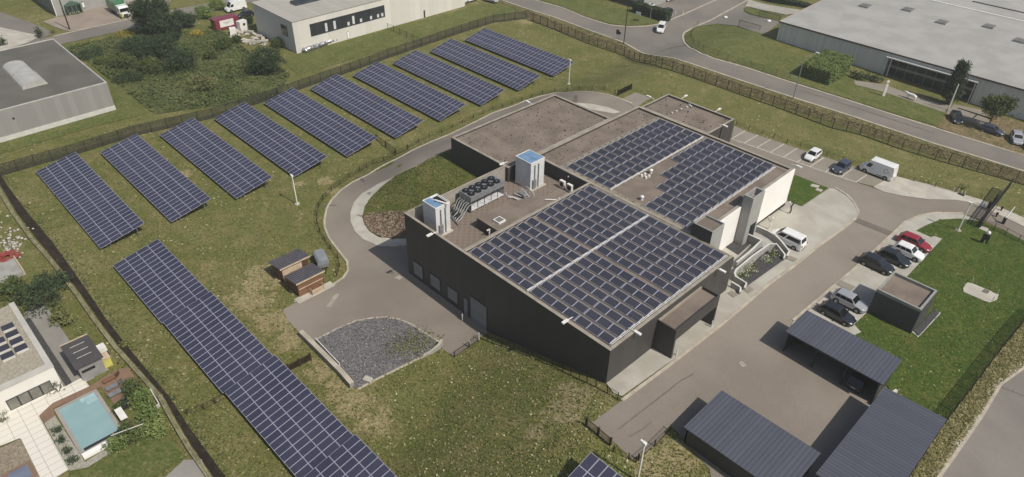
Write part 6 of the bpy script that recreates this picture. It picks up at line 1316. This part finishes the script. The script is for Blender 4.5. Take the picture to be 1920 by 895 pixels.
# rough growth over the wild plot
r = random.Random(4); b = MB()
poly = PX((118,92),(260,58),(420,60),(470,100),(545,140),(520,185),(400,200),(290,215),(205,150),(170,120))
xs_ = [p.x for p in poly]; ys_ = [p.y for p in poly]
def inside(x, y):
    c = False; n = len(poly)
    for i in range(n):
        a, d = poly[i], poly[(i+1)%n]
        if (a.y > y) != (d.y > y) and x < (d.x-a.x)*(y-a.y)/(d.y-a.y)+a.x: c = not c
    return c
cnt = 0
while cnt < 16000:
    x, y = r.uniform(min(xs_),max(xs_)), r.uniform(min(ys_),max(ys_))
    if not inside(x,y): continue
    dens = .5+.5*math.sin(x*.35+1)*math.sin(y*.3)
    if r.random() > .35+.65*dens: continue
    p = Vector((x,y,T(x,y)+r.random()*(.25+.7*dens))); nrm = Vector((r.gauss(0,.7),r.gauss(0,.7),.8)).normalized(); a = nrm.orthogonal().normalized(); q = nrm.cross(a); w = r.uniform(.12,.34); b.poly([p-a*w,p-q*w*.5,p+a*w,p+q*w*.5]); cnt += 1
o = b.build('rough_growth', m_leaf); o['kind'] = 'stuff'; tag(o, 'rough weeds and low growth covering the wild plot', 'weeds')
sheet('scrub_floor', poly, m_scrubfloor, .05)
# weeds along the foot of the screened fence
r = random.Random(6); b = MB(); line = resample([Vector((p.x,p.y,0)) for p in PX((0,322),(68,303),(130,285),(255,245),(330,226))], .3)
for p in line:
    for k in range(5): q = Vector((p.x+r.gauss(-.6,.5), p.y+r.gauss(.2,.4), 0)); q.z = T(q.x,q.y)+r.random()*.7; w = r.uniform(.1,.25); n_ = Vector((r.gauss(0,.7),r.gauss(0,.7),.8)).normalized(); a = n_.orthogonal().normalized(); c = n_.cross(a); b.poly([q-a*w,q-c*w*.5,q+a*w,q+c*w*.5])
o = b.build('fence_weeds', m_leaf); o['kind'] = 'stuff'; tag(o, 'dark weeds growing along the far side of the screened fence', 'weeds')
# weeds beside the ditch and in the basin
r = random.Random(8); b = MB()
for p in resample([Vector((p.x,p.y,0)) for p in PX(*dr)], .4):
    if r.random() < .75:
        for k in range(r.randrange(2,9)): q = Vector((p.x+r.gauss(.15,.35), p.y+r.gauss(.35,.45), 0)); q.z = T(q.x,q.y)+r.random()*.35; w = r.uniform(.06,.18); n_ = Vector((r.gauss(0,.7),r.gauss(0,.7),.8)).normalized(); a = n_.orthogonal().normalized(); c = n_.cross(a); b.poly([q-a*w,q-c*w*.5,q+a*w,q+c*w*.5])
o = b.build('ditch_weeds', m_leafd); o['kind'] = 'stuff'; tag(o, 'dark weeds growing along the edge of the ditch', 'weeds')
b = MB()
for k in range(900):
    u, v_ = r.gauss(0,.33), r.gauss(0,.4); q = G(770+u*75, 648+v_*32-u*14); q.z += .1+r.random()*.25; w = r.uniform(.06,.2); n_ = Vector((r.gauss(0,.7),r.gauss(0,.7),.8)).normalized(); a = n_.orthogonal().normalized(); c = n_.cross(a); b.poly([q-a*w,q-c*w*.5,q+a*w,q+c*w*.5])
o = b.build('basin_weeds', m_leafo); o['kind'] = 'stuff'; tag(o, 'patch of green weeds spreading over the gravel basin', 'weeds')
# hedges and trees by the street
a0, a1 = G(1519,158), G(1555,140)
pc_ = G(1546,140); hedge('broad clipped hedge block in front of the ribbed hall wall', -3.1, 3.1, -5.6, 5.6, 3.2, m_leafl, 22000, .16, 3, pt=(pc_.x, pc_.y, T(pc_.x,pc_.y)), rz=.05)
pc_ = G(1222,32); hedge('tall dark green hedge in front of the parked cars at the junction', -5.5, 5.0, -1.1, 1.1, 2.6, m_leafd, 6000, .16, 5, pt=(pc_.x,pc_.y,T(pc_.x,pc_.y)), rz=.02)
tree('narrow upright dark tree in front of the hall entrance', (1776,196), 9.2, 1.7, m_leafd, 5200, .19, seed=13, cbase=.06, name='columnar_tree', lobes=[(0,0,.3,1.0,.26),(0,0,.55,.95,.24),(.2,0,.8,.5,.2),(-.25,.2,.78,.4,.2)])
tree('leafy street tree with a thin leaning trunk beside the parked cars', (1851,241), 6.3, 2.6, m_leaf, 4600, .19, seed=14, cbase=.4, trunk=.14, name='street_tree')
shrub('green shrub beside the hall wall left of the glass entrance', (1608,148), 4, 1.6, 1.7, m_leafd, 500, .2, seed=60); shrub('dark climbing shrub along the hall base beside the entrance', (1636,152), 4, 1.4, 1.5, m_leafd, 420, .2, seed=61); shrub('green shrub in the hall planting bed right of the flagpole', (1833,190), 3.4, 1.4, 1.5, m_leafo, 380, .2, seed=62); shrub('dark shrub mass at the right end of the hall wall', (1905,215), 5, 3, 2.0, m_leafd, 700, .22, seed=63); shrub('green shrub behind the leafy street tree', (1880,200), 4, 2, 1.8, m_leaf, 500, .2, seed=64)
hedge('dark hedge row along the hall yard at the top edge', -7, 9, -1.0, 1.0, 1.6, m_leafd, 1500, .22, 6, pt=tuple(G(1462,6)))
# neighbour's garden
for i, (px, py, w, d, h, m, lab) in enumerate(((78,575,6.0,6.0,3.6,m_leafd,'large dark round bush behind the white house'),(30,555,6,5,1.8,m_leaf,'wide green bush left of the large dark one'),(100,535,5,4,1.6,m_leafd,'low green bush near the fence corner'),(118,605,3.2,3,1.5,m_leafo,'light green bush below the large dark one'),(235,650,.8,.8,.6,m_leafo,'small tuft in the neighbour grass strip'))): shrub(lab, (px,py), w, d, h, m, int(150*w*h**.5), .18, seed=70+i)
for i, (px, py, lab) in enumerate(((108.5,832,'round clipped bush nearest the brown deck corner in the pebble bed'),(117.5,852.5,'second round clipped bush in the pebble bed'),(128.5,877,'third round clipped bush in the pebble bed'),(141,867,'round clipped bush nearest the lawn in the pebble bed'))):
    px, py = ((108.5,812),(117.5,828.5),(129.5,847.5),(140.5,867))[i]; shrub(lab, (px,py), 1.1, 1.1, .9, m_leafd, 260, .09, name='clipped_bush', group='round bushes in the pebble bed', seed=80+i)
shrub('silvery potted olive bush beside the house corner window', (111,735), 1.5, 1.5, 1.6, m_leafs, 200, .1, seed=85); shrub('silvery bush on the terrace at the left edge', (6,792), 1.6, 1.6, 1.6, m_leafs, 200, .1, seed=86)
for i, (px, py, w, d, h, lab) in enumerate(((252,735,2.6,2.4,1.6,'climbing leafy plant at the upper corner of the pool fence'),(268,760,2.6,2.6,1.7,'climbing leafy plant beside the dark armchair'),(285,785,2.6,2.6,1.6,'climbing leafy plant between armchair and pergola rail'),(245,822,3.0,2.2,1.6,'leafy plant hanging over the pool rail'),(222,838,2.4,2.2,1.5,'leafy plant at the pool corner beside the white bench'),(290,815,3,2.5,1.4,'leafy plant nearest the pale garden fence'),(225,768,1.2,1.0,.8,'small orange green plant behind the garden table'))): shrub(lab, (px,py), w, d, h, m_leafl if i % 3 else m_leaf, int(430*w), .13, name='climbing_plant', seed=90+i)
r = random.Random(11); b = MB()
for k in range(700):
    px = r.uniform(140,250); py = 590+ (px-100)*.55 + r.gauss(0,22); q = G(px,py); q.z += .1+.2*r.random(); w = r.uniform(.08,.2); n_ = Vector((r.gauss(0,.7),r.gauss(0,.7),.8)).normalized(); a = n_.orthogonal().normalized(); c = n_.cross(a)
    if q.y < -36: b.poly([q-a*w,q-c*w*.5,q+a*w,q+c*w*.5])
o = b.build('garden_weeds', m_leafl); o['kind'] = 'stuff'; tag(o, 'pale flowering ground cover in the neighbour grass strip', 'weeds')
# planter flowers
for i, (px, py, lab) in enumerate(((1393,519,'white flowering plant at the lower end of the slate bed'),(1405,510,'second white flowering plant in the slate bed'),(1436,491,'third white flowering plant in the slate bed'),(1448,482,'white flowering plant at the upper corner of the slate bed'))): shrub(lab, (px,py), 1.5, 1.5, .9, m_leafl, 260, .09, name='flowering_plant', group='white flowering plants in the slate bed', seed=100+i, mats2=m_leafw)
shrub('bare dark twiggy shrub in the middle of the slate bed', (1414,502), 1.6, 1.4, 1.0, m_leafb, 120, .07, name='twiggy_shrub', seed=105); shrub('small green plant on the lawn behind the entrance stakes', (1804,354), 1.2, .8, .8, m_leaf, 120, .09, seed=106)

# loose tufts and stones that give the open ground its grain (nobody could count them)
SKIP = ('ground',)
GR = [q for q in SHEETS if q[0].split('.')[0] not in ('island_lawn','warehouse_lawn','factory_lawn','corner_lawn','hall_lawn','right_lawn','verge','embankment','neighbour_lawn','side_lawn')]
RECT = ((-12,35,-1,57),(44,56,-1,24.5),(55,62,3,19),(48,54,33,40),(-60,8,-85,-35.5))
def inpoly(x, y, pts):
    c = False; n = len(pts)
    for i in range(n):
        a, d = pts[i], pts[(i+1)%n]
        if (a[1] > y) != (d[1] > y) and x < (d[0]-a[0])*(y-a[1])/(d[1]-a[1])+a[0]: c = not c
    return c
def free(x, y):
    for r_ in RECT:
        if r_[0] < x < r_[1] and r_[2] < y < r_[3]: return False
    for nm, pts, bb in GR:
        if bb[0] < x < bb[1] and bb[2] < y < bb[3] and inpoly(x, y, pts): return False
    return True
byname = {q[0]: q for q in SHEETS}
def tufts(name, label, area, n, mats, smin, smax, weights, seed, h=.05, within=None, off=.06, chk=True, dens=None):
    r = random.Random(seed); b = MB(); k = 0; tries = 0
    while k < n and tries < n*6:
        tries += 1
        if area == 'view':
            # spread over what the photo frames, a little denser near the camera
            p = G(r.uniform(-20,1940), 20+885*(r.random()**.8)); x, y = p.x + r.gauss(0,.3), p.y + r.gauss(0,.3)
        else:
            bb = byname[area][2]; x, y = r.uniform(bb[0],bb[1]), r.uniform(bb[2],bb[3])
            if not inpoly(x, y, byname[area][1]): continue
        if chk and not free(x, y): continue
        if dens and r.random() > dens(x, y): continue
        mi = r.choices(range(len(mats)), weights)[0]; w = r.uniform(smin, smax)*(1.0 if r.random() < .93 else 1.7); z = T(x, y)+off+h*r.random()
        nrm = Vector((r.gauss(0,.35), r.gauss(0,.35), 1)).normalized(); a = nrm.orthogonal().normalized(); t = r.uniform(0,PI); a2 = a*math.cos(t)+nrm.cross(a)*math.sin(t); c2 = nrm.cross(a2); c = Vector((x,y,z)); e = r.uniform(.35,.9)
        b.poly([c-a2*w, c-c2*w*e, c+a2*w, c+c2*w*e], mi); k += 1
    o = b.build(name, mats); o['kind'] = 'stuff'; tag(o, label, 'grass'); return o
m_tp = M('tuft_pale', L(152,148,104), L(136,132,90), 1.5, .95, .05); m_tg = M('tuft_green', L(92,100,48), L(78,88,40), 1.5, .95, .05); m_td = M('tuft_dark', L(84,86,48), L(76,80,44), 1.5, .95, .05); m_ts = M('tuft_straw', L(150,138,98), L(132,122,84), 1.5, .95, .05); m_tw = M('daisy_pale', L(190,187,150), L(172,169,130), 1.5, .9, .05)
patch = lambda x, y: .25 + .75*sm(.5 + .6*math.sin(x*.21+1.3)*math.sin(y*.17+.4) + .4*math.sin(x*.07+y*.11))
tufts('grass_tufts', 'short uneven grass tufts over the site meadow', 'view', 42000, [m_tp, m_tg, m_td, m_ts], .05, .13, (1.5, 5, 3.5, 2), 21)
tufts('clover_specks', 'pale clover and daisy flecks scattered over the meadow', 'view', 3600, [m_tw, m_tp], .06, .13, (1.2, 2), 22, dens=patch)
tufts('verge_straw', 'straw and dry tufts on the roadside verge', 'verge', 9000, [m_tp, m_ts, m_td], .05, .14, (3, 3, 3), 23, chk=False, off=.13)
tufts('embankment_straw', 'dry tufts and leaf litter between fence and street', 'embankment', 13000, [m_tp, m_ts, m_td], .06, .18, (1.6, 3, 3.2), 24, chk=True, off=.11)
tufts('lawn_blades', 'fine grain of the mown lawn', 'right_lawn', 9000, [m_tg, m_td, m_tp], .04, .10, (4, 4, .5), 25, chk=True, off=.15)
tufts('island_tufts', 'grass tufts on the lawn island inside the drive bend', 'island_lawn', 4500, [m_tg, m_td, m_tp], .05, .11, (4, 4, 1), 26, chk=False, off=.20)
m_st1 = M('soil_clod', L(120,100,84), L(106,88,74), 2, .95, .05); m_st2 = M('soil_stone', L(166,150,130), L(150,134,116), 2, .95, .05)
tufts('soil_stones', 'clods and stones on the bare soil by the drive', 'bare_soil', 2200, [m_st1, m_st2], .05, .2, (1.4, 1), 27, chk=False, off=.24)
m_gs1 = M('gravel_pale', L(142,140,138), L(130,128,127), 3, .95, .05); m_gs2 = M('gravel_dark', L(100,98,98), L(90,88,88), 3, .95, .05)
tufts('gravel_stones', 'loose grey stones of the gravel basin', 'gravel_basin', 5000, [m_gs1, m_gs2], .04, .11, (1, 1.2), 28, chk=False, off=.17)
# ================================================================== LIGHT, SKY, CAMERA
sun_dir = rot(Vector((.788*math.cos(math.radians(50.3)), -.616*math.cos(math.radians(50.3)), math.sin(math.radians(50.3)))))
sd = bpy.data.lights.new('sun', 'SUN'); sd.energy = 3.6; sd.angle = math.radians(.6); sd.color = (1.0, .945, .86)
so = bpy.data.objects.new('sun', sd); C.objects.link(so); so.rotation_euler = sun_dir.to_track_quat('Z', 'Y').to_euler(); so.location = (60, 20, 90)
w = bpy.data.worlds.new('World'); sc.world = w; w.use_nodes = True; nt = w.node_tree
sky = nt.nodes.new('ShaderNodeTexSky'); sky.sky_type = 'NISHITA'; sky.sun_disc = False; sky.sun_elevation = math.radians(50.3); sky.sun_rotation = math.atan2(sun_dir.x, sun_dir.y)
sky.dust_density = 2.0; sky.air_density = 1.0
bg = nt.nodes['Background']; nt.links.new(sky.outputs[0], bg.inputs[0]); bg.inputs[1].default_value = .085
cam = bpy.data.cameras.new('camera'); cam.sensor_width = 36; cam.sensor_fit = 'HORIZONTAL'; cam.lens = FPX/1920*36; cam.clip_start = .5; cam.clip_end = 6000
co = bpy.data.objects.new('camera', cam); C.objects.link(co)
co.matrix_world = Matrix(((CR.x,CU.x,-CD.x,CAM.x),(CR.y,CU.y,-CD.y,CAM.y),(CR.z,CU.z,-CD.z,CAM.z),(0,0,0,1)))
sc.camera = co
sc.view_settings.view_transform = 'Standard'; sc.view_settings.look = 'None'; sc.view_settings.exposure = 0.1; sc.view_settings.gamma = 1.0; sc.view_settings.use_curve_mapping = False
sc.render.engine = 'CYCLES'; sc.cycles.use_denoising = True; sc.cycles.max_bounces = 6; sc.cycles.transparent_max_bounces = 16

b = MB(); b.box(-420, 420, -320, 520, -1.2, 66); hz_ = b.build('haze', [])
hm = bpy.data.materials.new('haze_air'); hm.use_nodes = True; hn = hm.node_tree; hn.nodes.clear(); ho = hn.nodes.new('ShaderNodeOutputMaterial'); hv = hn.nodes.new('ShaderNodeVolumePrincipled')
hv.inputs['Color'].default_value = (.92, .93, .93, 1); hv.inputs['Density'].default_value = .00035; hv.inputs['Anisotropy'].default_value = .2; hn.links.new(hv.outputs[0], ho.inputs['Volume'])
hz_.data.materials.append(hm); hz_['kind'] = 'stuff'; hz_['label'] = 'thin summer haze over the whole site'
sc.cycles.volume_bounces = 1
